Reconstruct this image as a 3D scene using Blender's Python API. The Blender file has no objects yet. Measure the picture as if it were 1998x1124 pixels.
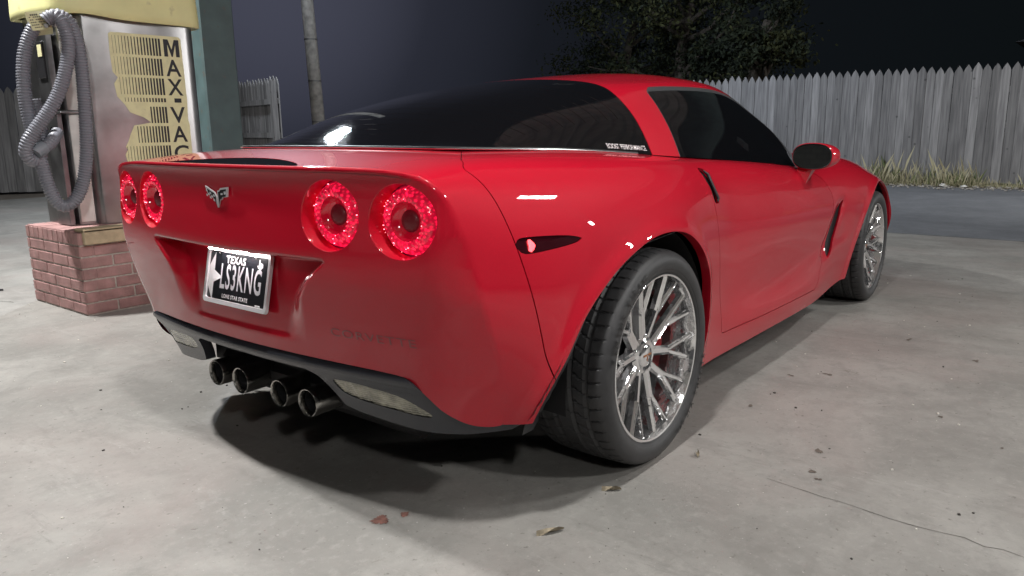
import bpy, bmesh, math, random
import numpy as np
from mathutils import Matrix, Vector
random.seed(7); rng = np.random.default_rng(7)
SC = bpy.context.scene; COL = SC.collection
R = math.radians
# ---------------------------------------------------------------- camera
cam = bpy.data.objects.new('camera', bpy.data.cameras.new('camera')); COL.objects.link(cam)
cam.data.sensor_width = 36; cam.data.lens = 26.746; cam.data.clip_start = .05; cam.data.clip_end = 500
_r, _u, _f = (0.619486, -0.784884, -0.013893), (0.169395, 0.116376, 0.978653), (0.766513, 0.608616, -0.205048)
cam.matrix_world = Matrix(((_r[0], _u[0], -_f[0], -1.9731), (_r[1], _u[1], -_f[1], -1.9365), (_r[2], _u[2], -_f[2], 1.0017), (0, 0, 0, 1)))
SC.camera = cam
SC.view_settings.view_transform = 'Standard'; SC.view_settings.look = 'None'
SC.view_settings.exposure = 0.0; SC.view_settings.gamma = 1
SC.cycles.use_denoising = True
SC.cycles.max_bounces = 8; SC.cycles.caustics_reflective = False; SC.cycles.caustics_refractive = False
SC.cycles.sample_clamp_indirect = 6
# ---------------------------------------------------------------- night sky: lamp haze painted in as a glow on the left, darker to the right
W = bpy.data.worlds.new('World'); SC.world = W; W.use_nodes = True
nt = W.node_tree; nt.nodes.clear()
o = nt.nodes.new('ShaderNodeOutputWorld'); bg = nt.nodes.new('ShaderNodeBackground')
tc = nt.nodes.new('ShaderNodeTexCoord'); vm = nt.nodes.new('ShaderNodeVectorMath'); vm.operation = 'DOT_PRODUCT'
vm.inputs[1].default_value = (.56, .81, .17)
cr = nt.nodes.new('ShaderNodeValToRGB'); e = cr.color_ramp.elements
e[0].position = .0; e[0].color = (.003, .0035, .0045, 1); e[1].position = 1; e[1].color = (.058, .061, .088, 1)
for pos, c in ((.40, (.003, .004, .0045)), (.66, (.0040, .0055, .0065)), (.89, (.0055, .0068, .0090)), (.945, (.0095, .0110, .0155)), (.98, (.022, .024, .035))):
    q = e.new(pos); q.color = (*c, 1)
L = nt.links.new
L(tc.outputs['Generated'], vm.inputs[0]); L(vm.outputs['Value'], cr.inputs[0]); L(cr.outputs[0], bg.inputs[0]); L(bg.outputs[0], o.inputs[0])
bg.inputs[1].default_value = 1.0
# ---------------------------------------------------------------- materials
MAT = {}
def mat(name, col, rough=.5, metal=0, coat=0, coat_r=.03, noise=None, bump=None, emit=None, spec=None, aniso=0, mix=None):
    """noise = (scale, amount, detail) brightness mottling; bump = (scale, strength, dist); mix = (scale, lo, hi, color)"""
    if name in MAT: return MAT[name]
    m = bpy.data.materials.new(name); m.use_nodes = True; nt = m.node_tree; N = nt.nodes; L = nt.links.new
    b = N['Principled BSDF']; b.inputs['Base Color'].default_value = (*col, 1); b.inputs['Roughness'].default_value = rough
    b.inputs['Metallic'].default_value = metal; b.inputs['Coat Weight'].default_value = coat; b.inputs['Coat Roughness'].default_value = coat_r
    if spec is not None: b.inputs['Specular IOR Level'].default_value = spec
    if aniso: b.inputs['Anisotropic'].default_value = aniso
    if emit: b.inputs['Emission Color'].default_value = (*emit[0], 1); b.inputs['Emission Strength'].default_value = emit[1]
    tc = N.new('ShaderNodeTexCoord'); out = None
    if noise:
        n = N.new('ShaderNodeTexNoise'); n.inputs['Scale'].default_value = noise[0]; n.inputs['Detail'].default_value = noise[2] if len(noise) > 2 else 4
        L(tc.outputs['Object'], n.inputs['Vector'])
        r = N.new('ShaderNodeMapRange'); r.inputs[1].default_value = .3; r.inputs[2].default_value = .7
        r.inputs[3].default_value = 1-noise[1]; r.inputs[4].default_value = 1+noise[1]; L(n.outputs['Fac'], r.inputs[0])
        h = N.new('ShaderNodeHueSaturation'); h.inputs['Color'].default_value = (*col, 1); L(r.outputs[0], h.inputs['Value'])
        out = h.outputs[0]; L(out, b.inputs['Base Color'])
        rr = N.new('ShaderNodeMapRange'); rr.inputs[3].default_value = max(.02, rough*.85); rr.inputs[4].default_value = min(1, rough*1.2)
        L(n.outputs['Fac'], rr.inputs[0]); L(rr.outputs[0], b.inputs['Roughness'])
    if mix:
        n = N.new('ShaderNodeTexNoise'); n.inputs['Scale'].default_value = mix[0]; n.inputs['Detail'].default_value = 6; L(tc.outputs['Object'], n.inputs['Vector'])
        r = N.new('ShaderNodeMapRange'); r.inputs[1].default_value = mix[1]; r.inputs[2].default_value = mix[2]; L(n.outputs['Fac'], r.inputs[0])
        mx = N.new('ShaderNodeMix'); mx.data_type = 'RGBA'; L(r.outputs[0], mx.inputs[0])
        if out: L(out, mx.inputs[6])
        else: mx.inputs[6].default_value = (*col, 1)
        mx.inputs[7].default_value = (*mix[3], 1); out = mx.outputs[2]; L(out, b.inputs['Base Color'])
    if bump:
        n = N.new('ShaderNodeTexNoise'); n.inputs['Scale'].default_value = bump[0]; n.inputs['Detail'].default_value = 5; L(tc.outputs['Object'], n.inputs['Vector'])
        bp = N.new('ShaderNodeBump'); bp.inputs['Strength'].default_value = bump[1]; bp.inputs['Distance'].default_value = bump[2] if len(bump) > 2 else .01
        L(n.outputs['Fac'], bp.inputs['Height']); L(bp.outputs[0], b.inputs['Normal'])
    MAT[name] = m; return m
PAINT = mat('red_paint', (.47, .0035, .019), .5, .0, 1.0, .012, noise=(220, .04), spec=.12)
BLACKIN = mat('black_inner', (.006, .006, .007), .7)
TRIM = mat('black_trim', (.018, .018, .020), .42, bump=(900, .15, .001))
RUBTRIM = mat('grey_weatherstrip', (.045, .047, .05), .45)
GLASS = mat('tinted_glass', (.004, .004, .005), .03, 0, 0, spec=.55)
CHROME = mat('chrome', (.93, .93, .94), .05, .93, bump=(20, .25, .01))
BRUSHED = mat('dull_chrome', (.60, .60, .61), .16, 1)
TYRE = mat('tyre_rubber', (.037, .037, .039), .5, noise=(40, .2), bump=(300, .2, .002))
TYRETXT = mat('tyre_letters', (.008, .008, .009), .35)
IRON = mat('brake_iron', (.30, .30, .31), .35, 1, noise=(30, .2))
CALIPER = mat('caliper_red', (.35, .01, .015), .4)
EXH = mat('exhaust_steel', (.36, .35, .33), .22, 1, noise=(12, .25))
EXHIN = mat('exhaust_inside', (.035, .032, .030), .7, .2)
STEEL = mat('stainless', (.46, .455, .46), .33, 1, noise=(6, .18, 8), bump=(24, .035, .01))
YELLOW = mat('yellow_plastic', (.74, .72, .36), .45, noise=(5, .08), mix=(9, .62, .8, (.35, .32, .2)))
HOSE = mat('hose_grey', (.19, .195, .225), .42)
BRICK = mat('brick_red', (.36, .205, .195), .85, noise=(14, .25), bump=(120, .5, .004), mix=(30, .6, .75, (.30, .22, .20)))
MORTAR = mat('mortar', (.42, .38, .34), .9, noise=(60, .2), bump=(150, .5, .004))
WOODB = mat('bare_wood', (.46, .37, .24), .7, noise=(25, .15))
TEAL = mat('teal_paint', (.075, .118, .122), .5, noise=(6, .2), mix=(20, .62, .72, (.10, .10, .09)))
LABELY = mat('label_cream', (.74, .71, .42), .5, noise=(20, .08), mix=(30, .66, .8, (.3, .28, .2)))
INK = mat('ink_black', (.015, .015, .02), .5)
# ---------------------------------------------------------------- surface maths (numpy)
def _bs1(P, m, start='lin', axis_flip=1):
    """uniform cubic B-spline along axis 0, nearly interpolating; m samples per span"""
    P = np.asarray(P, float)
    def pad(Q):
        if start == 'mirror':
            a = Q[1].copy(); a[..., 1] *= -1
        else:
            a = 2*Q[0]-Q[1]
        return np.concatenate([a[None], Q, (2*Q[-1]-Q[-2])[None]], 0)
    Q = P.copy()
    for _ in range(4):
        R = pad(Q); K = (R[:-2]+4*R[1:-1]+R[2:])/6
        Q = Q+(P-K)*.8
    R = pad(Q); n = len(P)
    out = []
    for i in range(n-1):
        for j in range(m):
            t = j/m
            b = ((1-t)**3/6, (3*t**3-6*t*t+4)/6, (-3*t**3+3*t*t+3*t+1)/6, t**3/6)
            out.append(sum(b[k]*R[i+k] for k in range(4)))
    out.append((R[-3]+4*R[-2]+R[-1])/6)
    return np.array(out)
def bsurf(net, mu, mv, vstart='mirror'):
    S = _bs1(net, mu)                       # along u
    S = np.swapaxes(_bs1(np.swapaxes(S, 0, 1), mv, vstart), 0, 1)
    return S
def cinterp(xs, ys, x):
    """monotone-ish cubic (finite-difference tangents) interpolation, clamps outside"""
    xs = np.asarray(xs, float); ys = np.asarray(ys, float); x = np.clip(np.asarray(x, float), xs[0], xs[-1])
    d = np.diff(ys)/np.diff(xs); h = np.diff(xs)
    m = np.empty(len(xs)); m[0] = d[0]; m[-1] = d[-1]
    m[1:-1] = (d[:-1]*h[1:]+d[1:]*h[:-1])/(h[1:]+h[:-1])
    i = np.clip(np.searchsorted(xs, x)-1, 0, len(xs)-2)
    t = (x-xs[i])/h[i]
    return ((2*t**3-3*t*t+1)*ys[i]+(t**3-2*t*t+t)*h[i]*m[i]+(-2*t**3+3*t*t)*ys[i+1]+(t**3-t*t)*h[i]*m[i+1])
def sstep(x): x = np.clip(x, 0, 1); return x*x*(3-2*x)
def curve2(pts, n=12, closed=False):
    P = np.array(pts, float)
    if closed: P = np.concatenate([P[-1:], P, P[:2]])
    else: P = np.concatenate([2*P[:1]-P[1:2], P, 2*P[-1:]-P[-2:-1]])
    out = []
    for i in range(1, len(P)-2):
        for t in np.arange(n)/n:
            a, b, c, d = P[i-1], P[i], P[i+1], P[i+2]
            out.append(.5*((2*b)+(-a+c)*t+(2*a-5*b+4*c-d)*t*t+(-a+3*b-3*c+d)*t**3))
    if not closed: out.append(P[-2])
    return np.array(out)
def polysd(poly, X, Y):
    """signed distance to a closed polygon, positive inside"""
    X = np.asarray(X, float); Y = np.asarray(Y, float); sh = X.shape
    X = X.ravel(); Y = Y.ravel(); poly = np.asarray(poly, float)
    best = np.full(len(X), 1e9); ins = np.zeros(len(X), bool)
    n = len(poly)
    for i in range(n):
        a = poly[i]; b = poly[(i+1) % n]; e = b-a; L = e@e
        if L < 1e-16: continue
        t = np.clip(((X-a[0])*e[0]+(Y-a[1])*e[1])/L, 0, 1)
        d = (X-a[0]-t*e[0])**2+(Y-a[1]-t*e[1])**2
        best = np.minimum(best, d)
        c = (a[1] > Y) != (b[1] > Y)
        if e[1] != 0:
            xi = a[0]+(Y-a[1])/e[1]*e[0]
            ins ^= c & (X < xi)
    s = np.sqrt(best)
    return np.where(ins, s, -s).reshape(sh)

# ---- rear fascia as a height field  x = -f(y,z)
def f_drop(y, z):
    a = np.abs(y)
    yE = np.interp(z, [.265, .385, .5, .6, .69, .768, .842], [.78, .815, .825, .822, .81, .793, .772])
    T = cinterp([.24, .3, .4, .5, .6, .7, .8, .88, .95], [.275, .25, .205, .183, .171, .165, .134, .120, .112], z)*(yE/.85)**3
    w = cinterp([.25, .5, .65, .8, .95], [.22, .18, .11, .058, .058], z); A = cinterp([.25, .6, .8, .95], [.145, .14, .128, .128], z)
    t = np.clip((a-(yE-w))/w, 0, 1.6)
    return A*a*a+(T-A*yE*yE)*t**2.2
def f_base(y, z):
    c = cinterp([.22, .30, .36, .42, .50, .58, .64, .70, .76, .82, .87, .90, .917, .95],
                [.755, .772, .783, .793, .812, .826, .833, .833, .828, .822, .822, .825, .829, .832], z)
    return c-f_drop(y, z)
def fasc(y, z):
    y = np.asarray(y, float); z = np.asarray(z, float)
    f = f_base(y, z); a = np.abs(y)
    # number plate recess: sharp ledge above, wings narrowing down
    ledge = .686+.004*(a/.42)**2
    d = .066*np.clip((z-.445)/(.686-.445), 0, 1)**.85
    w = np.interp(z, [.44, .50, .58, .62, .66, .69], [.30, .315, .325, .348, .39, .43])
    m = sstep((w-a)/np.interp(z, [.45, .58, .69], [.11, .085, .04]))*sstep((ledge-z)/.012)*sstep((z-.44)/.03)
    f = f-d*m
    return f
LAMPS = [(.66, .795, -.727, .657, .096), (.44, .80, -.757, .437, .098)]    # lens |y|, z, depth x; hole centre |y|, half width
LAMP_R = .088

# ---- body key curves, side taken positive y ------------------------------------------------
EY = [0, .20, .38, .52, .62, .690, .738, .768, .793, .810, .822, .825, .815, .780]
EZ = [.917, .917, .917, .916, .912, .903, .884, .842, .768, .690, .60, .50, .385, .265]
KEYS = {
 0: [(-.5, 0, .950), (-.2, 0, .950), (.5, 0, .93), (1.2, 0, .90), (2.0, 0, .895), (2.3, 0, .872), (2.6, 0, .828), (2.9, 0, .775), (3.2, 0, .70), (3.45, 0, .61), (3.6, 0, .53)],
 1: [(-.5, .20, .949), (-.2, .20, .949), (.5, .22, .93), (1.2, .24, .90), (2.0, .22, .893), (2.3, .20, .870), (2.6, .20, .826), (2.9, .19, .773), (3.2, .18, .697), (3.45, .17, .605), (3.59, .16, .525)],
 2: [(-.5, .39, .946), (-.2, .40, .946), (.5, .43, .928), (1.2, .46, .90), (2.0, .42, .886), (2.3, .38, .862), (2.6, .37, .818), (2.9, .35, .765), (3.2, .33, .688), (3.45, .31, .595), (3.57, .30, .52)],
 3: [(-.55, .53, .939), (-.3, .53, .942), (0, .555, .940), (.3, .61, .927), (.5, .63, .910), (1.2, .64, .875), (1.7, .61, .855), (2.0, .56, .865), (2.3, .52, .850), (2.6, .50, .812), (2.9, .48, .760), (3.2, .45, .68), (3.45, .42, .585), (3.54, .40, .52)],
 4: [(-.55, .635, .931), (-.3, .635, .935), (0, .65, .931), (.3, .695, .912), (.5, .72, .897), (1.0, .735, .868), (1.5, .735, .832), (1.75, .71, .815), (2.0, .66, .830), (2.3, .62, .840), (2.6, .61, .816), (2.9, .59, .765), (3.2, .56, .675), (3.42, .52, .575), (3.50, .50, .51)],
 5: [(-.54, .705, .920), (-.3, .715, .923), (0, .735, .917), (.3, .765, .900), (.5, .775, .885), (1.0, .782, .855), (1.5, .778, .818), (1.75, .765, .803), (2.0, .735, .818), (2.3, .71, .832), (2.6, .70, .812), (2.9, .68, .755), (3.2, .64, .655), (3.38, .60, .56), (3.46, .58, .50)],
 6: [(-.53, .757, .896), (-.3, .785, .898), (0, .810, .890), (.3, .818, .878), (.5, .812, .863), (1.0, .815, .833), (1.5, .812, .797), (1.75, .808, .785), (2.0, .798, .792), (2.3, .79, .800), (2.6, .785, .780), (2.9, .76, .715), (3.2, .71, .61), (3.35, .67, .535), (3.42, .65, .49)],
 7: [(-.53, .805, .850), (-.3, .845, .850), (0, .868, .842), (.3, .863, .835), (.5, .845, .820), (1.0, .845, .790), (1.5, .840, .757), (1.75, .838, .748), (2.0, .838, .745), (2.3, .848, .738), (2.6, .855, .722), (2.9, .842, .665), (3.2, .77, .555), (3.30, .74, .50), (3.38, .71, .47)],
 8: [(-.52, .845, .770), (-.3, .885, .775), (0, .908, .772), (.3, .898, .765), (.5, .870, .745), (1.0, .868, .715), (1.5, .864, .69), (1.75, .862, .68), (2.0, .866, .67), (2.3, .882, .662), (2.6, .892, .655), (2.9, .886, .590), (3.15, .82, .505), (3.28, .78, .455), (3.34, .76, .43)],
 9: [(-.51, .868, .690), (-.3, .905, .692), (0, .927, .70), (.3, .913, .675), (.5, .882, .645), (1.0, .880, .610), (1.5, .877, .59), (1.75, .876, .58), (2.0, .880, .58), (2.3, .893, .585), (2.6, .906, .590), (2.9, .902, .52), (3.15, .84, .445), (3.25, .80, .41), (3.31, .78, .39)],
 10: [(-.50, .882, .602), (-.3, .915, .60), (0, .930, .60), (.3, .918, .56), (.5, .884, .515), (1.0, .872, .480), (1.5, .868, .465), (1.75, .868, .46), (2.0, .873, .48), (2.3, .888, .505), (2.6, .907, .53), (2.9, .902, .45), (3.15, .84, .39), (3.25, .80, .37), (3.30, .78, .355)],
 11: [(-.49, .888, .495), (-.3, .918, .50), (0, .928, .50), (.3, .915, .45), (.5, .882, .40), (1.0, .862, .365), (1.5, .858, .355), (1.75, .858, .355), (2.0, .862, .385), (2.3, .878, .42), (2.6, .90, .44), (2.9, .88, .36), (3.15, .835, .335), (3.25, .80, .325), (3.29, .78, .315)],
 12: [(-.48, .888, .390), (-.3, .913, .38), (0, .922, .36), (.3, .908, .32), (.5, .882, .285), (1.0, .876, .265), (1.5, .870, .252), (1.75, .862, .250), (2.0, .852, .28), (2.3, .862, .32), (2.6, .885, .33), (2.9, .87, .28), (3.15, .825, .275), (3.25, .79, .27), (3.29, .77, .265)],
 13: [(-.47, .880, .275), (-.3, .90, .24), (0, .905, .22), (.3, .893, .195), (.5, .868, .180), (1.0, .862, .170), (1.5, .856, .162), (1.75, .850, .160), (2.0, .838, .175), (2.3, .848, .20), (2.6, .87, .20), (2.9, .855, .20), (3.15, .81, .20), (3.25, .78, .20), (3.29, .76, .20)],
}
def body_surface(mu=12, mv=9):
    ts = np.array([0, .018, .045, .08, .125, .175, .225, .275, .325, .375, .43, .49, .55, .61, .67, .72, .77, .82, .87, .915, .955, .98, 1.])
    net = np.zeros((len(ts), 14, 3))
    for k in range(14):
        e = (-float(fasc(EY[k], EZ[k])), EY[k], EZ[k])
        T = np.array([e]+KEYS[k])
        x = T[0, 0]+ts*(T[-1, 0]-T[0, 0])
        net[:, k, 0] = x
        net[:, k, 1] = cinterp(T[:, 0], T[:, 1], x)
        net[:, k, 2] = cinterp(T[:, 0], T[:, 2], x)
    S = bsurf(net, mu, mv)
    S[:, 0, 1] = 0
    # tie first row to the fascia exactly
    r = S[0]; dx = -fasc(r[:, 1], r[:, 2])-r[:, 0]
    for i in range(mu):
        S[i, :, 0] += dx*(1-i/mu)**2
    return S
# ---- greenhouse ------------------------------------------------------------------------------
GH = [
 [(-.48, 0, .953), (-.475, .2, .953), (-.462, .32, .952), (-.448, .41, .951), (-.432, .47, .950), (-.41, .515, .949)],
 [(-.34, 0, 1.003), (-.335, .22, .998), (-.32, .36, .985), (-.31, .455, .972), (-.29, .515, .962), (-.27, .56, .944)],
 [(-.12, 0, 1.078), (-.115, .23, 1.070), (-.11, .40, 1.049), (-.10, .50, 1.025), (-.08, .57, .987), (-.06, .62, .937)],
 [(.14, 0, 1.137), (.14, .24, 1.128), (.14, .41, 1.105), (.145, .53, 1.068), (.15, .605, 1.010), (.155, .667, .923)],
 [(.40, 0, 1.180), (.40, .25, 1.170), (.40, .42, 1.147), (.395, .545, 1.100), (.38, .64, 1.020), (.37, .715, .907)],
 [(.62, 0, 1.204), (.62, .25, 1.194), (.62, .42, 1.170), (.61, .53, 1.135), (.60, .655, 1.020), (.585, .750, .891)],
 [(.86, 0, 1.226), (.86, .25, 1.215), (.86, .42, 1.188), (.86, .535, 1.147), (.85, .665, 1.020), (.85, .762, .872)],
 [(1.10, 0, 1.238), (1.10, .25, 1.227), (1.10, .42, 1.198), (1.10, .535, 1.150), (1.10, .672, 1.005), (1.10, .768, .854)],
 [(1.36, 0, 1.232), (1.36, .25, 1.218), (1.355, .42, 1.184), (1.34, .54, 1.130), (1.34, .672, .975), (1.34, .770, .836)],
 [(1.58, 0, 1.192), (1.57, .25, 1.178), (1.54, .43, 1.135), (1.50, .582, 1.058), (1.51, .680, .935), (1.52, .770, .820)],
 [(1.86, 0, 1.080), (1.84, .25, 1.068), (1.78, .45, 1.030), (1.65, .628, .978), (1.65, .695, .892), (1.65, .758, .810)],
 [(2.30, 0, .880), (2.26, .25, .876), (2.15, .46, .866), (1.93, .64, .850), (1.84, .69, .825), (1.75, .725, .800)],
]
def gh_surface(mu=14, mv=14):
    return bsurf(np.array(GH), mu, mv)
# outlines used for cutting panels; xz for the sides
ARCH_R = curve2([(-.52, .20), (-.52, .29), (-.50, .36), (-.455, .44), (-.385, .535), (-.285, .612), (-.19, .660), (-.075, .695), (.035, .702), (.14, .686), (.23, .647), (.31, .590), (.37, .515), (.392, .43), (.385, .33), (.36, .25), (.32, .16)], 8)
ARCH_F = curve2([(2.20, .08), (2.25, .20), (2.285, .32), (2.325, .44), (2.385, .545), (2.47, .62), (2.58, .668), (2.69, .685), (2.80, .672), (2.90, .62), (2.98, .54), (3.03, .42), (3.05, .30), (3.05, .15)], 8)
DOOR = np.concatenate([curve2([(.43, 1.0), (.445, .89), (.448, .83), (.463, .755), (.49, .66), (.505, .60), (.53, .47), (.556, .36), (.575, .268)], 6),
                       curve2([(.60, .264), (1.0, .250), (1.4, .240), (1.70, .232)], 6),
                       curve2([(1.725, .24), (1.76, .285), (1.80, .36), (1.85, .48), (1.875, .58), (1.87, .66), (1.80, .735), (1.72, .775), (1.64, .80), (1.60, 1.0)], 6)])
WINDOW = np.concatenate([curve2([(.482, .86), (.487, .895), (.512, .96), (.545, 1.035), (.588, 1.112)], 6),
                         curve2([(.605, 1.128), (.80, 1.137), (1.05, 1.140), (1.22, 1.134), (1.34, 1.115), (1.44, 1.075), (1.55, 1.010), (1.64, .930), (1.70, .85), (1.725, .76)], 6)])
SEAM_Z = [.20, .37, .40, .465, .562, .618, .687, .76, .83, .868, .904, .925, .94]
SEAM_X = [-.44, -.48, -.495, -.515, -.537, -.550, -.566, -.582, -.597, -.607, -.617, -.617, -.60]
RED_BOTTOM = [(.780, .262), (.755, .262), (.725, .276), (.69, .315), (.66, .362), (.62, .400), (.55, .409), (.40, .412), (.20, .413), (0, .413)]
def seam_x(y, z):
    a = np.abs(y)
    s = np.interp(z, SEAM_Z, SEAM_X)
    d = np.interp(a, [.0, .50, .58, .66, .73], [-.38, -.38, -.47, -.56, -.615])
    w = sstep((a-.68)/.06)
    return s*w+d*(1-w)
# ---------------------------------------------------------------- object helpers
def link(o, parent=None):
    COL.objects.link(o)
    if parent is not None: o.parent = parent
    return o
def empty(name, loc=(0, 0, 0), rz=0, parent=None):
    o = bpy.data.objects.new(name, None); o.location = loc; o.rotation_euler = (0, 0, rz); o.empty_display_size = .2
    return link(o, parent)
def tag(o, label=None, cat=None, group=None, kind=None):
    if label: o['label'] = label
    if cat: o['category'] = cat
    if group: o['group'] = group
    if kind: o['kind'] = kind
    return o
class MB:
    """collects polygons; optional custom vertex normals"""
    def __init__(s): s.V = []; s.F = []; s.N = []; s.M = []; s.hasn = False
    def add(s, V, F, N=None, mi=0):
        o = len(s.V); s.V += [tuple(map(float, v)) for v in V]
        s.N += [tuple(n) for n in N] if N is not None else [(0, 0, 0)]*len(V)
        if N is not None: s.hasn = True
        s.F += [tuple(int(i)+o for i in f) for f in F]; s.M += [mi]*len(F); return s
    def box(s, c, d, mi=0, rz=0, bev=0):
        x, y, z = d[0]/2, d[1]/2, d[2]/2; co, si = math.cos(rz), math.sin(rz)
        if bev:
            b = min(bev, x*.9, y*.9, z*.9); V = []; 
            for sz in (-1, 1):
                for (sx, sy) in ((-1, -1), (1, -1), (1, 1), (-1, 1)):
                    V += [(sx*x, sy*(y-b), sz*(z-b)), (sx*(x-b), sy*y, sz*(z-b)), (sx*(x-b), sy*(y-b), sz*z)]
            bm = bmesh.new(); vs = [bm.verts.new(v) for v in V]; bmesh.ops.convex_hull(bm, input=vs)
            bm.verts.ensure_lookup_table(); bm.normal_update()
            V = [v.co[:] for v in bm.verts]; bm.verts.index_update(); F = [[v.index for v in f.verts] for f in bm.faces]; bm.free()
        else:
            V = [(sx*x, sy*y, sz*z) for sz in (-1, 1) for sy in (-1, 1) for sx in (-1, 1)]
            F = [(0, 2, 3, 1), (4, 5, 7, 6), (0, 1, 5, 4), (2, 6, 7, 3), (0, 4, 6, 2), (1, 3, 7, 5)]
        return s.add([(c[0]+co*a-si*b_, c[1]+si*a+co*b_, c[2]+e) for a, b_, e in V], F, mi=mi)
    def tube(s, pts, r, seg=16, mi=0, cap=True, closed=False):
        P = np.array(pts, float); n = len(P); rr = np.broadcast_to(np.asarray(r, float), (n,))
        T = np.gradient(P, axis=0)
        if closed: T = np.roll(P, -1, 0)-np.roll(P, 1, 0)
        T /= np.linalg.norm(T, axis=1)[:, None]
        u = np.cross(T[0], (0, 0, 1)); 
        if np.linalg.norm(u) < .1: u = np.cross(T[0], (0, 1, 0))
        u /= np.linalg.norm(u); V = []
        for i in range(n):
            u = u-T[i]*(u@T[i]); u /= np.linalg.norm(u); v = np.cross(T[i], u)
            for k in range(seg):
                a = 2*math.pi*k/seg; V.append(P[i]+rr[i]*(math.cos(a)*u+math.sin(a)*v))
        F = []
        for i in range(n if closed else n-1):
            j = (i+1) % n
            for k in range(seg): F.append((i*seg+k, i*seg+(k+1) % seg, j*seg+(k+1) % seg, j*seg+k))
        if cap and not closed: F += [tuple(range(seg))[::-1], tuple((n-1)*seg+k for k in range(seg))]
        return s.add(V, F, mi=mi)
    def lathe(s, prof, axis='y', seg=48, c=(0, 0, 0), mi=0, closed=False):
        """prof: (along axis, radius)"""
        V = []; n = len(prof)
        for a, r in prof:
            for k in range(seg):
                t = 2*math.pi*k/seg; p, q = r*math.cos(t), r*math.sin(t)
                V.append({'y': (c[0]+p, c[1]+a, c[2]+q), 'x': (c[0]+a, c[1]+p, c[2]+q), 'z': (c[0]+p, c[1]+q, c[2]+a)}[axis])
        F = [(i*seg+k, i*seg+(k+1) % seg, (i+1)*seg+(k+1) % seg, (i+1)*seg+k) for i in range(n-1) for k in range(seg)]
        return s.add(V, F, mi=mi)
    def prism(s, poly, fn, a, b, mi=0):
        """poly 2D outline extruded from a to b; fn(u,v,w)->xyz"""
        n = len(poly); V = [fn(u, v, a) for u, v in poly]+[fn(u, v, b) for u, v in poly]
        F = [tuple(range(n)), tuple(range(n, 2*n))[::-1]]+[(i, i+n, (i+1) % n+n, (i+1) % n) for i in range(n)]
        return s.add(V, F, mi=mi)
    def build(s, name, mats, parent=None, smooth=True, angle=35):
        me = bpy.data.meshes.new(name); me.from_pydata(s.V, [], s.F)
        for m in (mats if isinstance(mats, (list, tuple)) else [mats]): me.materials.append(m)
        me.polygons.foreach_set('material_index', s.M)
        if s.hasn:
            me.update(); me.polygons.foreach_set('use_smooth', [True]*len(me.polygons))
            N = np.array(s.N); fn = np.zeros(len(me.polygons)*3); me.polygons.foreach_get('normal', fn); fn = fn.reshape(-1, 3)
            L = np.zeros(len(me.loops), int); me.loops.foreach_get('vertex_index', L)
            cnt = np.array([len(f) for f in s.F]); FN = np.repeat(fn, cnt, 0); LN = N[L]
            z = np.linalg.norm(LN, axis=1) < .1; LN[z] = FN[z]
            me.normals_split_custom_set(LN.tolist())
        else:
            bm = bmesh.new(); bm.from_mesh(me); bmesh.ops.recalc_face_normals(bm, faces=bm.faces); bm.to_mesh(me); bm.free()
            if smooth:
                me.polygons.foreach_set('use_smooth', [True]*len(me.polygons))
                me.set_sharp_from_angle(angle=R(angle))
        me.update()
        return link(bpy.data.objects.new(name, me), parent)
class Surf:
    """polygon soup with vertex normals, clipped by scalar fields"""
    def __init__(s, V, N, F): s.V = list(map(tuple, V)); s.N = list(map(tuple, N)); s.F = [tuple(f) for f in F]; s.cut = set()
    def arr(s): return np.array(s.V)
    def clip(s, field):
        A = s.arr(); g = np.asarray(field(A[:, 0], A[:, 1], A[:, 2]), float); g[np.abs(g) < 1e-7] = 1e-7
        V = list(s.V); N = list(s.N); F = []; cache = {}; cut = set(); inn = g > 0
        for f in s.F:
            k = sum(inn[i] for i in f)
            if k == len(f): F.append(f); continue
            if k == 0: continue
            q = []; n = len(f)
            for a in range(n):
                i, j = f[a], f[(a+1) % n]
                if inn[i]: q.append(i)
                if inn[i] != inn[j]:
                    key = (i, j) if i < j else (j, i)
                    if key not in cache:
                        t = g[key[0]]/(g[key[0]]-g[key[1]]); a0, a1 = np.array(V[key[0]]), np.array(V[key[1]])
                        n0, n1 = np.array(N[key[0]]), np.array(N[key[1]])
                        cache[key] = len(V); V.append(tuple(a0+(a1-a0)*t)); nn = n0+(n1-n0)*t; N.append(tuple(nn/np.linalg.norm(nn)))
                    q.append(cache[key]); cut.add(cache[key])
            if len(q) >= 3: F.append(tuple(q))
        used = sorted({i for f in F for i in f}); mp = {o: n for n, o in enumerate(used)}
        r = Surf([V[i] for i in used], [N[i] for i in used], [tuple(mp[i] for i in f) for f in F])
        r.cut = {mp[i] for i in (cut | s.cut) if i in mp}; return r
    def edges(s):
        c = {}
        for f in s.F:
            for a in range(len(f)):
                i, j = f[a], f[(a+1) % len(f)]; k = (min(i, j), max(i, j)); c[k] = None if k in c else (i, j)
        return [e for e in c.values() if e]
    def into(s, mb, mir=True, mi=0, flange=.010, sel=None, fdir=None):
        """adds this surface (and its mirror image y -> -y) with returned edges along cuts"""
        E = []
        if flange: E = [e for e in s.edges() if e[0] in s.cut and e[1] in s.cut]
        for sg in ((1, -1) if mir else (1,)):
            m = np.array([1, sg, 1.])
            V = s.arr()*m; N = np.array(s.N)*m
            mb.add(V, [f if sg > 0 else f[::-1] for f in s.F], N, mi)
            if E:
                VV = []; FF = []
                for a, b in E:
                    k = len(VV); d = np.array(s.N[a])*flange if fdir is None else -np.array(fdir); e2 = np.array(s.N[b])*flange if fdir is None else -np.array(fdir)
                    VV += [V[a], V[b], V[b]-e2*m, V[a]-d*m]; FF.append((k+3, k+2, k+1, k) if sg > 0 else (k, k+1, k+2, k+3))
                mb.add(VV, FF, None, mi); 
        mb.hasn = True; return mb
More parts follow.
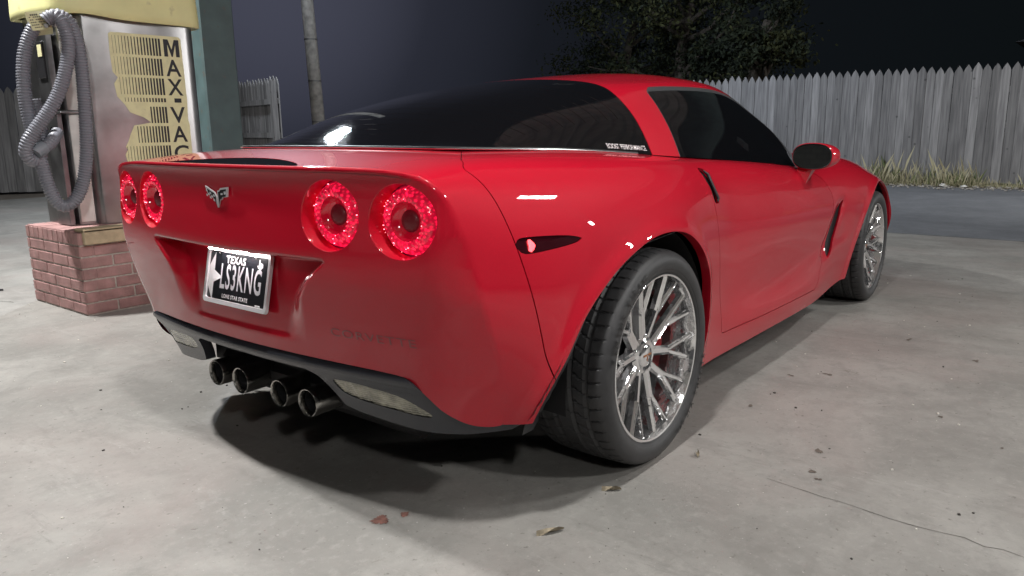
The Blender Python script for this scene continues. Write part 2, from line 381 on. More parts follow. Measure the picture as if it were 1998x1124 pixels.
def surf_from_grid(S, outward):
    du = np.gradient(S, axis=0); dv = np.gradient(S, axis=1); N = np.cross(du, dv)
    ln = np.linalg.norm(N, axis=2, keepdims=True); N = N/np.maximum(ln, 1e-12)
    # degenerate guard
    n, m = S.shape[:2]; idx = np.arange(n*m).reshape(n, m)
    c = S[n//2, m//2]; flip = (N[n//2, m//2]@np.array(outward)) < 0
    if flip: N = -N
    F = np.stack([idx[:-1, :-1], idx[1:, :-1], idx[1:, 1:], idx[:-1, 1:]], -1).reshape(-1, 4)
    if flip: F = F[:, ::-1]
    return Surf(S.reshape(-1, 3), N.reshape(-1, 3), F.tolist())
def text_mesh(txt, size=1, bold=0, extrude=0, align='CENTER', xs=1, sp=1):
    cu = bpy.data.curves.new('t', 'FONT'); cu.body = txt; cu.size = size; cu.offset = bold; cu.extrude = extrude
    cu.align_x = align; cu.align_y = 'CENTER'; cu.space_character = sp; cu.resolution_u = 4
    ob = bpy.data.objects.new('t', cu); COL.objects.link(ob)
    dg = bpy.context.evaluated_depsgraph_get(); me = bpy.data.meshes.new_from_object(ob.evaluated_get(dg))
    V = [(v.co.x*xs, v.co.y, v.co.z) for v in me.vertices]; F = [tuple(p.vertices) for p in me.polygons]
    bpy.data.objects.remove(ob); bpy.data.meshes.remove(me); bpy.data.curves.remove(cu)
    return V, F
def put_text(mb, txt, fn, mi=0, **k):
    V, F = text_mesh(txt, **k); mb.add([fn(*v) for v in V], F, mi=mi)
# ================================================================ ground
def ground_mat(name, base, dark, light, kind):
    m = bpy.data.materials.new(name); m.use_nodes = True; nt = m.node_tree; N = nt.nodes; L = nt.links.new; b = N['Principled BSDF']
    tc = N.new('ShaderNodeTexCoord')
    def noise(sc, det=6, ro=.6, dist=0, vec=None):
        n = N.new('ShaderNodeTexNoise'); n.inputs['Scale'].default_value = sc; n.inputs['Detail'].default_value = det; n.inputs['Roughness'].default_value = ro; n.inputs['Distortion'].default_value = dist
        L(vec or tc.outputs['Object'], n.inputs['Vector']); return n.outputs['Fac']
    def ramp(f, a, b_, c0=0, c1=1):
        r = N.new('ShaderNodeMapRange'); r.inputs[1].default_value = a; r.inputs[2].default_value = b_; r.inputs[3].default_value = c0; r.inputs[4].default_value = c1; L(f, r.inputs[0]); return r.outputs[0]
    def mix(f, A, B):
        x = N.new('ShaderNodeMix'); x.data_type = 'RGBA'
        if isinstance(f, float): x.inputs[0].default_value = f
        else: L(f, x.inputs[0])
        for i, q in ((6, A), (7, B)):
            if isinstance(q, tuple): x.inputs[i].default_value = (*q, 1)
            else: L(q, x.inputs[i])
        return x.outputs[2]
    mp = N.new('ShaderNodeMapping'); mp.inputs['Rotation'].default_value = (0, 0, .75); mp.inputs['Scale'].default_value = (1.1, .22, 1); L(tc.outputs['Object'], mp.inputs[0])
    c = mix(ramp(noise(.55, 5), .35, .65), dark, base)
    c = mix(ramp(noise(1.9, 8, .65, .6), .42, .68, 0, .75), c, light)
    c = mix(ramp(noise(1.3, 7, .6, 1.2, mp.outputs[0]), .50, .70, 0, .60), c, dark)
    c = mix(ramp(noise(9, 9, .8), .48, .62, 0, .55), c, tuple(x*.70 for x in base))
    c = mix(ramp(noise(28, 6, .7), .52, .66, 0, .40), c, tuple(x*1.22 for x in base))
    c = mix(ramp(noise(5, 10, .8, .8, mp.outputs[0]), .56, .64, 0, .45), c, tuple(x*.62 for x in base))
    if kind == 'concrete':
        c = mix(ramp(noise(.9, 6, .6, .5), .48, .62, 0, .35), c, (.285, .240, .225))     # faint rusty wash
        c = mix(ramp(noise(3.4, 10, .8, .4, mp.outputs[0]), .60, .68, 0, .32), c, (.42, .41, .39))   # pale scuffs
        c = mix(ramp(noise(3.2, 9, .78, .4), .64, .69, 0, .60), c, (.125, .105, .085))      # oily spots
        c = mix(ramp(noise(70, 2), .69, .74, 0, .5), c, tuple(x*1.35 for x in light))      # grit
        c = mix(ramp(noise(45, 3), .64, .72, 0, .6), c, (.10, .09, .08))
    else:
        c = mix(ramp(noise(160, 2), .55, .72, 0, .5), c, tuple(x*2.2 for x in base))
    L(c, b.inputs['Base Color'])
    L(ramp(noise(2.3, 5), .3, .7, .48 if kind == 'concrete' else .6, .80), b.inputs['Roughness'])
    bp = N.new('ShaderNodeBump'); bp.inputs['Strength'].default_value = .30 if kind == 'concrete' else .8; bp.inputs['Distance'].default_value = .0025
    ad = N.new('ShaderNodeMath'); ad.operation = 'ADD'; L(noise(260, 4), ad.inputs[0]); L(noise(60, 6), ad.inputs[1]); L(ad.outputs[0], bp.inputs['Height']); L(bp.outputs[0], b.inputs['Normal'])
    return m
CONC = ground_mat('worn_concrete', (.275, .267, .249), (.190, .184, .172), (.355, .346, .325), 'concrete')
ASPH = ground_mat('old_asphalt', (.155, .163, .178), (.115, .122, .135), (.205, .213, .23), 'asphalt')
DIRT = mat('dirt', (.17, .145, .12), .95, noise=(3, .3, 8), bump=(60, .8, .02))
def sheet(name, poly, z, m, kind='structure', nsub=0):
    b = MB(); b.add([(x, y, z) for x, y in poly], [tuple(range(len(poly)))]); o = b.build(name, m, smooth=False); tag(o, kind=kind); return o
sheet('ground', [(-60, -60), (90, -60), (90, 90), (-60, 90)], -.012, DIRT)
sheet('asphalt', [(5.76, -14), (11.7, -14), (11.9, 9), (5.76, 9.0)], -.006, ASPH)
sheet('concrete_slab', [(-14, -14), (5.745, -14), (5.745, 12), (-14, 12)], 0, CONC)
# cracks
CRK = mat('crack_dark', (.075, .07, .06), .95)
def crack(name, pts, w):
    P = []
    for a, b in zip(pts[:-1], pts[1:]):
        n = max(2, int(math.dist(a, b)/.035))
        for k in range(n): t = k/n; P.append((a[0]+(b[0]-a[0])*t+rng.normal(0, .006), a[1]+(b[1]-a[1])*t+rng.normal(0, .006)))
    P.append(pts[-1]); V = []; 
    for i, p in enumerate(P):
        q = P[min(i+1, len(P)-1)]; r = P[max(i-1, 0)]; d = np.array([q[0]-r[0], q[1]-r[1]]); d = d/np.linalg.norm(d); ww = w*rng.uniform(.35, 1.3)
        V += [(p[0]-d[1]*ww, p[1]+d[0]*ww, .0012), (p[0]+d[1]*ww, p[1]-d[0]*ww, .0012)]
    m = MB(); m.add(V, [(2*i, 2*i+1, 2*i+3, 2*i+2) for i in range(len(P)-1)]); tag(m.build(name, CRK, smooth=False), kind='structure')
crack('ground_crack', [(.079, -1.24), (.06, -1.40), (.047, -1.529), (.05, -1.70), (.04, -1.866), (.02, -2.6), (.1, -3.6)], .0009)
crack('ground_joint', [(5.75, -14), (5.75, 12)], .008)
crack('ground_crack', [(-.30, 3.3), (-.55, 3.9), (-.5, 4.6), (-.9, 5.6)], .003)
# trodden debris
STN = mat('stain_rust', (.16, .075, .06), .8, noise=(50, .4)); DSTN = mat('stain_dark', (.12, .10, .085), .75, noise=(50, .3))
def blot(x, y, r, m, st=1.0, n=26):
    V = [(x, y, .0016)]; a0 = rng.uniform(0, 6)
    n = 64; w1, w2, w3 = rng.normal(0, .35, 3)
    for k in range(n):
        a = 2*math.pi*k/n; q = r*max(.1, .6+w1*.5*math.sin(2*a+a0)+w2*.35*math.sin(3*a)+rng.normal(0, .09)); V.append((x+q*math.cos(a)*st, y+q*math.sin(a)/st, .0016))
    b = MB(); b.add(V, [(0, k+1, (k+1) % n+1) for k in range(n)]); tag(b.build('ground_stain', m, smooth=False), kind='structure')
blot(-.759, -.52, .035, STN); blot(-.70, -.55, .02, STN)
for x, y, r in ((.36, -1.30, .05), (.16, -1.36, .028), (.45, -1.95, .06), (.9, -1.55, .03), (1.15, -1.10, .05), (1.05, -.98, .03), (.62, -.98, .035), (1.7, -1.55, .05), (1.4, -1.9, .03), (.20, -1.33, .04), (1.9, -1.25, .05), (.72, -1.75, .02)):
    blot(x, y, r*.42, DSTN, rng.uniform(.8, 1.4))
LEAF = mat('dry_leaf', (.27, .23, .165), .85, noise=(80, .3))
def dry_leaf(x, y, a, l, lab):
    b = MB(); V = [(0, 0, .004)]; n = 9
    for k in range(n): t = k/(n-1); w = l*.16*math.sin(math.pi*min(1, t*1.05))**.8*(1-.6*t); V += [(l*t, w*(1+.3*rng.random()), .008+.01*math.sin(t*5)), (l*t, 0, .003), (l*t, -w*(1+.3*rng.random()), .010*t+.004)]
    V = V[1:]; F = []
    for k in range(n-1): F += [(3*k, 3*k+1, 3*k+4, 3*k+3), (3*k+1, 3*k+2, 3*k+5, 3*k+4)]
    b.add(V, F); o = b.build('dry_leaf', LEAF); o.location = (x, y, .001); o.rotation_euler = (0, 0, a); tag(o, lab, 'leaf', 'dry leaves on the concrete')
dry_leaf(-.513, -.934, 2.6, .075, 'long curled dry leaf lying nearest the camera below the car shadow')
dry_leaf(-.239, -.942, 2.2, .055, 'small dry leaf just outside the rear tyre shadow')
dry_leaf(.085, -1.02, .4, .045, 'tiny dry leaf beside the hairline crack near the rear tyre')
b = MB()
for i in range(700):
    x, y = rng.uniform(-1.6, 4), rng.uniform(-3, 4)
    s = .0010+.0034*rng.random()**2.2; b.box((x, y, s*.4), (s*2, s*rng.uniform(1, 2), s), rz=rng.uniform(0, 3), mi=int(rng.random() < .5))
tag(b.build('grit', [mat('grit_white', (.7, .68, .62), .8), mat('grit_dark', (.05, .045, .04), .8)], smooth=False), 'scattered pale and dark crumbs of grit over the concrete', 'grit', kind='stuff')
# black cable on the concrete at the far left
def wire(pts, r, name, lab, cat):
    P = _bs1(np.array(pts, float), 8); b = MB(); b.tube(P, r, 8); return tag(b.build(name, mat('cable_black', (.02, .02, .025), .5)), lab, cat)
wire([(-.21, 3.75, .008), (-.40, 3.95, .008), (-.62, 4.05, .01), (-.80, 4.3, .008), (-1.1, 4.6, .008)], .0065, 'cable', 'black cable lying on the concrete beside the brick plinth', 'cable')
# ================================================================ brick plinth
px0, px1, py0, py1, ph = -.196, .72, 2.523, 3.252, .474
ped = tag(empty('brick_plinth', ((px0+px1)/2, (py0+py1)/2, 0)), 'low red brick plinth with pale mortar and a wooden board, under the vacuum machine', 'plinth')
def local(o, e): o.location = Vector(o.location)-e.location; return o
m = MB(); m.box(((px0+px1)/2, (py0+py1)/2, .232), (px1-px0-.012, py1-py0-.012, .464)); local(m.build('mortar_core', MORTAR, ped), ped)
m = MB(); rows = 6; ch = .0655; z = .0
def brickrow(z, h, L0, off, solid=False):
    gap = .009
    # faces x=px0 (length along y) and x=px1 ; y=py0 (along x) and y=py1
    for axis in ('y', 'x'):
        a0, a1 = (py0, py1) if axis == 'y' else (px0, px1); s = a0-off
        while s < a1:
            e = min(s+L0, a1); st = max(s, a0)
            if e-st > .02:
                c = (st+e)/2; l = e-st-gap; j = rng.uniform(-.001, .001)
                for side in (0, 1):
                    if axis == 'y': m.box(((px0+.045 if side == 0 else px1-.045)+j, c, z+h/2), (.09, l, h-gap), bev=.003)
                    else:
                        if st == a0 or e == a1: pass
                        m.box((c, (py0+.045 if side == 0 else py1-.045)+j, z+h/2), (l-.0005, .089, h-gap-.0006), bev=.003)
            s = e
for i in range(rows): brickrow(i*ch+.004, ch, .205, .1025*(i % 2)+.03)
brickrow(rows*ch+.004, .076, .068, .0)
# top laid bricks
x = px0
while x < px1-.02:
    y = py0+.095
    while y < py1-.10: m.box((x+.05, y+.10, ph-.006), (.094, .196, .016), bev=.003); y += .205
    x += .103
local(m.build('bricks', BRICK, ped), ped)
m = MB(); m.box(((px0+px1)/2+.012, py0-.012, ph-.030), (px1-px0-.02, .036, .082), bev=.004); m.box(((px0+px1)/2+.012, py0+.030, ph+.006), (px1-px0-.02, .12, .018), bev=.003)
local(m.build('edge_board', WOODB, ped), ped)
# ================================================================ vacuum machine
vac = tag(empty('vacuum_machine', (.3, 3.0, ph)), 'stainless steel coin vacuum with yellow top and torn cream label on the brick plinth', 'vacuum')
VP = [(-.055, 3.25), (-.060, 3.035), (-.056, 3.020), (-.038, 2.865), (-.030, 2.857), (.045, 2.835), (.055, 2.845), (.062, 2.862), (.080, 2.812), (.092, 2.800), (.70, 2.800), (.735, 2.808), (.765, 2.83), (.785, 2.87), (.79, 3.25)]
m = MB(); m.prism(VP[::-1], lambda u, v, w: (u, v, w), ph+.003, 1.672); body_v = local(m.build('cabinet', STEEL, vac, angle=50), vac)
m = MB(); m.box((-.075, 2.945, .80), (.030, .165, .64), bev=.003); m.box((-.078, 2.945, 1.355), (.034, .165, .42), bev=.003); m.box((-.070, 2.92, 1.128), (.05, .26, .012), bev=.002); m.box((.02, 2.838, 1.128), (.14, .03, .010), bev=.002)
local(m.build('front_channel', mat('stainless_dull', (.30, .30, .31), .38, 1, noise=(9, .25, 8)), vac), vac)
m = MB(); m.box((.006, 2.8405, .805), (.076, .008, .62), rz=-.285, bev=.002); m.box((.006, 2.8405, 1.375), (.076, .008, .47), rz=-.285, bev=.002); local(m.build('glare_panel', mat('glare_sheet', (.78, .77, .74), .38, .35, noise=(14, .12, 8)), vac), vac)  # lighter sheet laid over the steel chamfer, lamp glare put into its colour
m = MB(); m.box((-.098, 2.945, 1.42), (.012, .10, .20), bev=.002); local(m.build('coin_box', mat('coin_dark', (.05, .05, .055), .4, .6), vac), vac)
for c_, d_ in (((-.105, 2.93, 1.47), (.004, .055, .065)), ((-.096, 2.95, .60), (.003, .07, .07))): m = MB(); m.box(c_, d_); local(m.build('instruction_sticker', LABELY, vac, smooth=False), vac)
m = MB(); put_text(m, 'D', lambda u, v, w: (-.0985, 2.955-u, .605+v), size=.06, bold=.002); local(m.build('sticker_letter', INK, vac, smooth=False), vac)
m = MB()
sg_ = np.array([(-.240, 2.70, 1.640), (-.150, 2.665, 1.655), (-.128, 2.66, 1.565), (-.215, 2.695, 1.548)]); ofs = np.array([.03, .08, -.02])
m.add(list(sg_)+list(sg_+ofs), [(0, 1, 2, 3), (7, 6, 5, 4), (0, 4, 5, 1), (1, 5, 6, 2), (2, 6, 7, 3), (3, 7, 4, 0)]); local(m.build('instruction_sign', LABELY, vac, smooth=False), vac)
m = MB()
for r_ in range(6):
    a = sg_[0]+(sg_[3]-sg_[0])*(.14+r_*.14)+[-.001, -.0015, .0]; b_ = sg_[1]+(sg_[2]-sg_[1])*(.14+r_*.14)+[-.001, -.0015, 0]
    for k in range(9):
        if (k*7+r_*3) % 5 == 0: continue
        A = a+(b_-a)*(.08+k*.095); B = a+(b_-a)*(.08+k*.095+.065); dn = (sg_[3]-sg_[0])*(.05 if r_ else .09); m.add([A, B, B+dn, A+dn], [(0, 1, 2, 3)])
local(m.build('sign_print', INK, vac, smooth=False), vac)
# dome
m = MB(); ring = []
base = [(-.10, 3.30), (-.12, 3.10), (-.085, 2.88), (-.02, 2.80), (.10, 2.762), (.30, 2.752), (.50, 2.752), (.68, 2.758), (.775, 2.778), (.825, 2.84), (.835, 2.95), (.835, 3.3)]
bb = curve2(base, 5); c_ = np.array([.36, 3.05]); prof = [(0, .985), (.006, 1.0), (.05, 1.0), (.20, .985), (.33, .955), (.42, .88), (.47, .72), (.49, .4), (.495, .02)]
V = []; n = len(bb)
for dz, s_ in [(0.012, .93)]+prof:
    for p in bb: q = c_+(p-c_)*s_; V.append((q[0], q[1], 1.655+dz+(.018*math.exp(-((p[0]-.08)/.15)**2) if dz < .02 else 0)))
F = [(k*n+i, k*n+(i+1) % n, (k+1)*n+(i+1) % n, (k+1)*n+i) for k in range(len(prof)) for i in range(n)]
m.add(V, F); local(m.build('dome_top', YELLOW, vac, angle=60), vac)
# torn label
LBL = [(.240, 1.590), (.655, 1.592), (.668, 1.58), (.672, 1.38), (.674, 1.20), (.668, 1.09), (.676, 1.06), (.674, .87), (.672, .74), (.30, .74), (.262, .80), (.245, .879), (.263, .909), (.253, .925), (.275, .965), (.290, 1.0), (.318, 1.052), (.36, 1.058), (.425, 1.070), (.383, 1.100), (.302, 1.130), (.276, 1.175), (.236, 1.222), (.227, 1.295), (.252, 1.332), (.226, 1.363), (.222, 1.473), (.225, 1.58)]
m = MB(); m.prism(LBL, lambda u, v, w: (u, w, v), 2.7975, 2.7985); lab = local(m.build('brand_label', LABELY, vac, smooth=False), vac)
m = MB(); rowz = [(1.573, 1.470), (1.453, 1.352), (1.336, 1.236), (1.217, 1.193), (1.165, 1.066), (1.047, .948), (.928, .83)]
for zt, zb in rowz:
    for k in range(16):
        x = .243+k*.0185; w = .0012+.0118*(k/15)**1.15
        zc = (zt+zb)/2
        if polysd(LBL, np.array([x+w/2]), np.array([zt]))[0] < .004 or polysd(LBL, np.array([x+w/2]), np.array([zb]))[0] < .003: continue
        m.box((x+w/2, 2.7970, zc), (w, .0006, zt-zb))
for ch_, (zt, zb) in zip('MAX-VAC', rowz):
    if ch_ == '-': m.box((.612, 2.7970, (zt+zb)/2), (.046, .0006, .026)); continue
    if ch_ == 'M':
        o = [(-.5, -.5), (-.5, .5), (-.2, .5), (0, -.08), (.2, .5), (.5, .5), (.5, -.5), (.26, -.5), (.26, .22), (.04, -.5), (-.04, -.5), (-.26, .22), (-.26, -.5)]
        m.prism([(.6035+u*.100, (zt+zb)/2+v*(zt-zb)) for u, v in o], lambda u, v, w: (u, w, v), 2.7966, 2.7972); continue
    V, F = text_mesh(ch_, size=.135, bold=.0022, xs=1.0); xs = [v[0] for v in V]; ys = [v[1] for v in V]; wx = (max(xs)-min(xs)); hy = max(ys)-min(ys)
    m.add([(.6035+(v[0]-(max(xs)+min(xs))/2)*.098/wx, 2.7967, (zt+zb)/2+(v[1]-(max(ys)+min(ys))/2)*(zt-zb)/hy) for v in V], F)
# scribble
local(m.build('label_print', INK, vac, smooth=False), vac)
# hoses
def hose(pts, closed=False, r=.0335, name='hose'):
    P = np.array(pts, float); 
    if closed: P = np.concatenate([P, P[:1]])
    Q = _bs1(P, 40); d = np.concatenate([[0], np.cumsum(np.linalg.norm(np.diff(Q, axis=0), axis=1))]); L_ = d[-1]; st = .0022; s = np.arange(0, L_, st)
    Q = np.stack([np.interp(s, d, Q[:, k]) for k in range(3)], 1); rr = r*(1+.075*np.where((s % .0150) < .0080, 1, -1)*.8)
    b = MB(); b.tube(Q, rr, 18); return b
hz = tag(empty('vacuum_hose', (-.1, 2.66, 1.0)), 'ribbed grey vacuum hose looped over its hook beside the steel cabinet', 'hose')
H1 = [(-.142, 2.675, 1.60), (-.101, 2.655, 1.634), (-.052, 2.641, 1.605), (-.027, 2.631, 1.518), (-.018, 2.629, 1.37), (-.025, 2.632, 1.177), (-.042, 2.638, .928), (-.078, 2.652, .738), (-.131, 2.671, .635), (-.176, 2.688, .612), (-.210, 2.699, .640), (-.235, 2.718, .730), (-.250, 2.735, .872), (-.266, 2.745, 1.024), (-.277, 2.75, 1.176), (-.265, 2.75, 1.362), (-.226, 2.737, 1.509), (-.172, 2.72, 1.60), (-.130, 2.73, 1.62)]
H2 = [(-.170, 2.64, 1.60), (-.130, 2.62, 1.625), (-.100, 2.60, 1.585), (-.086, 2.595, 1.488), (-.108, 2.60, 1.367), (-.168, 2.62, 1.204), (-.255, 2.655, 1.068), (-.318, 2.68, .972), (-.328, 2.70, .905), (-.295, 2.72, .868), (-.243, 2.76, .889), (-.20, 2.80, 1.0), (-.21, 2.82, 1.2)]
local(hose(H1).build('hose_loop', HOSE, hz, angle=60), hz); local(hose(H2).build('hose_loop', HOSE, hz, angle=60), hz)
H3 = [(-.25, 2.70, .93), (-.218, 2.70, .946), (-.165, 2.74, .985), (-.10, 2.86, 1.012), (-.07, 2.93, 1.012)]
local(hose(H3, r=.031).build('hose_end', HOSE, hz, angle=60), hz)
m = MB(); Q = _bs1(np.array([(-.290, 2.69, .905), (-.272, 2.695, .920), (-.235, 2.70, .938)]), 6); m.tube(Q, np.linspace(.033, .037, len(Q)), 20); local(m.build('nozzle', mat('nozzle_grey', (.20, .22, .25), .4), hz), hz)
m = MB(); m.lathe([(0, .036), (.004, .036), (.004, .001)], 'x', 24, c=(-.096, 2.93, 1.012)); local(m.build('hose_port', BLACKIN, vac), vac)
m = MB(); m.tube([(-.06, 2.80, 1.60), (-.10, 2.72, 1.600), (-.16, 2.66, 1.575)], .012, 8); local(m.build('hose_hook', STEEL, vac), vac)
# ================================================================ teal post and canopy over the bays
po = tag(empty('steel_post', (1.37, 3.66, 0)), 'square teal painted steel post rising behind the vacuum machine', 'post')
m = MB(); m.box((0, 0, 1.95), (.285, .30, 3.9), bev=.012); m.box((0, 0, .008), (.42, .42, .016), bev=.004); m.build('post_shaft', TEAL, po)
# ---- canopy with lamps: overhead, mirrored in the paint
CORR = mat('corrugated_sheet', (.50, .50, .48), .5, .2, noise=(4, .2))
cn = tag(empty('canopy', (0, 0, 0)), 'flat corrugated metal canopy roof overhead, mirrored in the car paint', 'canopy')
m = MB(); V = []; F = []; xs = np.arange(-7, 6.0, .05); zz = 3.90+.035*np.clip(np.sin(xs*2*np.pi/.3)*2, -1, 1)
for x, z in zip(xs, zz): V += [(x, -7.5, z), (x, .5, z)]
F = [(2*i, 2*i+1, 2*i+3, 2*i+2) for i in range(len(xs)-1)]; m.add(V, F); m.add([(v[0], v[1], v[2]+.06) for v in V], F); m.build('roof_sheet', CORR, cn, smooth=False)
m = MB(); m.box((6.0, -3.5, 3.48), (.08, 8.1, 1.12)); m.box((-.5, .54, 3.95), (13.0, .08, .32)); m.box((-7.0, -3.5, 3.95), (.08, 8.1, .32)); m.box((-.5, -7.53, 3.95), (13, .08, .32)); m.build('fascia_board', TEAL, cn, smooth=False)  # board on the fence side made deeper to cut lamp light off the upper pickets
LITG = {}
def lamp(x, y, z, w, d, s, lab, col=(1, .985, .96), tilt=0, rz=0, housing=True):
    key = 'lamp_lens_%g' % s
    lm = mat(key, (.9, .9, .9), .4, emit=(col, s))
    e = tag(empty('flood_lamp', (x, y, z), rz), lab, 'lamp', 'flood lamps of the wash bays')
    if tilt: e.rotation_euler = (0, tilt, rz)
    m = MB(); m.add([(-w/2, -d/2, 0), (w/2, -d/2, 0), (w/2, d/2, 0), (-w/2, d/2, 0)], [(0, 3, 2, 1)]); m.build('lamp_lens', lm, e, smooth=False)
    m = MB(); t = .012; H = .13
    if housing: m.box((0, 0, H), (w+.06, d+.06, .02)); m.box((-w/2-.02, 0, H/2-.01), (t, d+.06, H)); m.box((w/2+.02, 0, H/2-.01), (t, d+.06, H)); m.box((0, -d/2-.02, H/2-.01), (w+.028, t, H)); m.box((0, d/2+.02, H/2-.01), (w+.028, t, H))
    else: m.box((-w/2-.012, 0, .0), (.02, d+.04, .03)); m.box((w/2+.012, 0, 0), (.02, d+.04, .03)); m.box((0, -d/2-.012, 0), (w, .02, .03)); m.box((0, d/2+.012, 0), (w, .02, .03))
    m.build('lamp_housing', mat('housing_grey', (.25, .25, .25), .5), e, smooth=False)
    return e
lamp(2.2, -3.35, 3.62, .66, .34, 110, 'large rectangular flood lamp under the canopy outside the passenger door')
lamp(-1.2, -1.1, 3.62, .22, .18, 760, 'flood lamp under the canopy almost straight above the rear bumper')
lamp(.3, -5.3, 3.62, .42, .32, 250, 'flood lamp under the canopy far to the right of the rear wheel', tilt=.3, rz=-1.57)
lamp(-3.7, -4.3, 3.62, .40, .32, 130, 'flood lamp under the canopy behind and to the right of the photographer', tilt=.55, rz=R(-132))
lamp(-1.1, 3.5, 4.5, .23, .20, 2900, 'flood lamp high over the gap between the car and the vacuum')
lamp(8.6, -1.8, 3.2, .40, .30, 230, 'added flood lamp out of view over the asphalt, aimed down at the foot of the picket fence', tilt=-.8)  # lamp added to brighten the fence foot, no source seen there
lamp(8.6, 5.2, 4.5, .5, .4, 320, 'added cool flood lamp out of view, turned towards the long picket fence', col=(.80, .88, 1), tilt=-.8, rz=-.60)  # bluish lamp put in out of view to lift the dark pickets
lp = lamp(4.6, 8.0, 5.0, .46, .34, 650, 'cool white flood lamp high beyond the vacuum, glinting in the hatch glass', col=(.85, .92, 1), tilt=.5, rz=1.0, housing=False)
lamp(6.6, -8.2, 3.6, .45, .36, 110, 'wall flood lamp off to the right beyond the canopy corner', tilt=1.1, rz=-.82)
lamp(18.6, -15.4, 3.4, .9, .8, 260, 'distant flood lamp far off to the right', tilt=1.3, rz=-.66)
# block walls of the wash bays behind and to the right of the photographer, seen only as reflections
def block_mat():
    m = bpy.data.materials.new('painted_block'); m.use_nodes = True; nt = m.node_tree; N = nt.nodes; L = nt.links.new; b = N['Principled BSDF']; b.inputs['Roughness'].default_value = .8
    tc = N.new('ShaderNodeTexCoord'); mp = N.new('ShaderNodeMapping'); mp.inputs['Rotation'].default_value = (math.pi/2, 0, 0); br = N.new('ShaderNodeTexBrick'); br.inputs['Scale'].default_value = 2.5
    br.inputs['Color1'].default_value = (.46, .45, .43, 1); br.inputs['Color2'].default_value = (.40, .39, .38, 1); br.inputs['Mortar'].default_value = (.22, .22, .21, 1); br.inputs['Mortar Size'].default_value = .012
    L(tc.outputs['Object'], mp.inputs[0]); L(mp.outputs[0], br.inputs['Vector']); L(br.outputs['Color'], b.inputs['Base Color']); return m
BLK = block_mat()
bw = tag(empty('bay_wall', (-9.5, -2, 0), R(90)), 'painted block wall of the wash bays behind the photographer, mirrored in the rear bumper', 'wall')
m = MB(); m.box((0, 0, 2.2), (15, .2, 4.4)); m.build('block_face', BLK, bw, smooth=False)
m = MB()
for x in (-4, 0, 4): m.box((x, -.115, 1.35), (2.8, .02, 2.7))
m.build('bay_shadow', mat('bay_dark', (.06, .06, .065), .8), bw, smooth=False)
bw2 = tag(empty('bay_wall', (2.0, -12.2, 0), 0), 'painted block wall far off to the right, mirrored in the flank and wheels', 'wall')
m = MB(); m.box((0, 0, 1.9), (14, .2, 3.8)); m.build('block_face', BLK, bw2, smooth=False)
pl_ = tag(empty('wooden_pole', (9.3, 12.55, 0)), 'tall pale leaning wooden pole in the dark behind the car', 'pole')
m = MB(); pts = [(-.02*t_, .12*t_*.2, t_) for t_ in np.linspace(0, 8, 20)]; m.tube(pts, np.linspace(.155, .115, 20), 14); m.build('pole_shaft', mat('pole_wood', (.70, .68, .65), .9, noise=(8, .3), bump=(30, .6, .01)), pl_)
m = MB()
for zz_ in (1.2, 2.1, 3.0): m = MB(); m.lathe([(0, .150), (.03, .152)], 'z', 14, c=(-.02*zz_, .024*zz_, zz_)); m.build('pole_band', mat('galvanised', (.35, .35, .36), .5, .7), pl_)
# ================================================================ picket fences
def fence_mat():
    m = bpy.data.materials.new('weathered_pickets'); m.use_nodes = True; nt = m.node_tree; N = nt.nodes; L = nt.links.new; b = N['Principled BSDF']; b.inputs['Roughness'].default_value = .85
    tc = N.new('ShaderNodeTexCoord'); sp = N.new('ShaderNodeSeparateXYZ'); L(tc.outputs['Object'], sp.inputs[0])
    d = N.new('ShaderNodeMath'); d.operation = 'DIVIDE'; d.inputs[1].default_value = .1310; L(sp.outputs['X'], d.inputs[0]); fl = N.new('ShaderNodeMath'); fl.operation = 'FLOOR'; L(d.outputs[0], fl.inputs[0])
    wn = N.new('ShaderNodeTexWhiteNoise'); wn.noise_dimensions = '1D'; L(fl.outputs[0], wn.inputs['W'])
    mp = N.new('ShaderNodeMapping'); mp.inputs['Scale'].default_value = (22, 22, 1.3); L(tc.outputs['Object'], mp.inputs[0]); n = N.new('ShaderNodeTexNoise'); n.inputs['Scale'].default_value = 1.6; n.inputs['Detail'].default_value = 7; L(mp.outputs[0], n.inputs['Vector'])
    v = N.new('ShaderNodeTexVoronoi'); v.inputs['Scale'].default_value = 4.5; L(tc.outputs['Object'], v.inputs['Vector'])
    kr = N.new('ShaderNodeMapRange'); kr.inputs[1].default_value = .05; kr.inputs[2].default_value = .11; kr.inputs[3].default_value = .45; kr.inputs[4].default_value = 1; L(v.outputs['Distance'], kr.inputs[0])
    r = N.new('ShaderNodeValToRGB'); e = r.color_ramp.elements; e[0].position = .3; e[0].color = (.15, .147, .150, 1); e[1].position = .7; e[1].color = (.29, .285, .285, 1); L(n.outputs['Fac'], r.inputs[0])
    a = N.new('ShaderNodeMapRange'); a.inputs[3].default_value = .68; a.inputs[4].default_value = 1.2; L(wn.outputs['Value'], a.inputs[0])
    mu = N.new('ShaderNodeMath'); mu.operation = 'MULTIPLY'; L(a.outputs[0], mu.inputs[0]); L(kr.outputs[0], mu.inputs[1])
    h = N.new('ShaderNodeHueSaturation'); L(r.outputs[0], h.inputs['Color']); L(mu.outputs[0], h.inputs['Value']); L(h.outputs[0], b.inputs['Base Color']); return m
PKM = fence_mat()
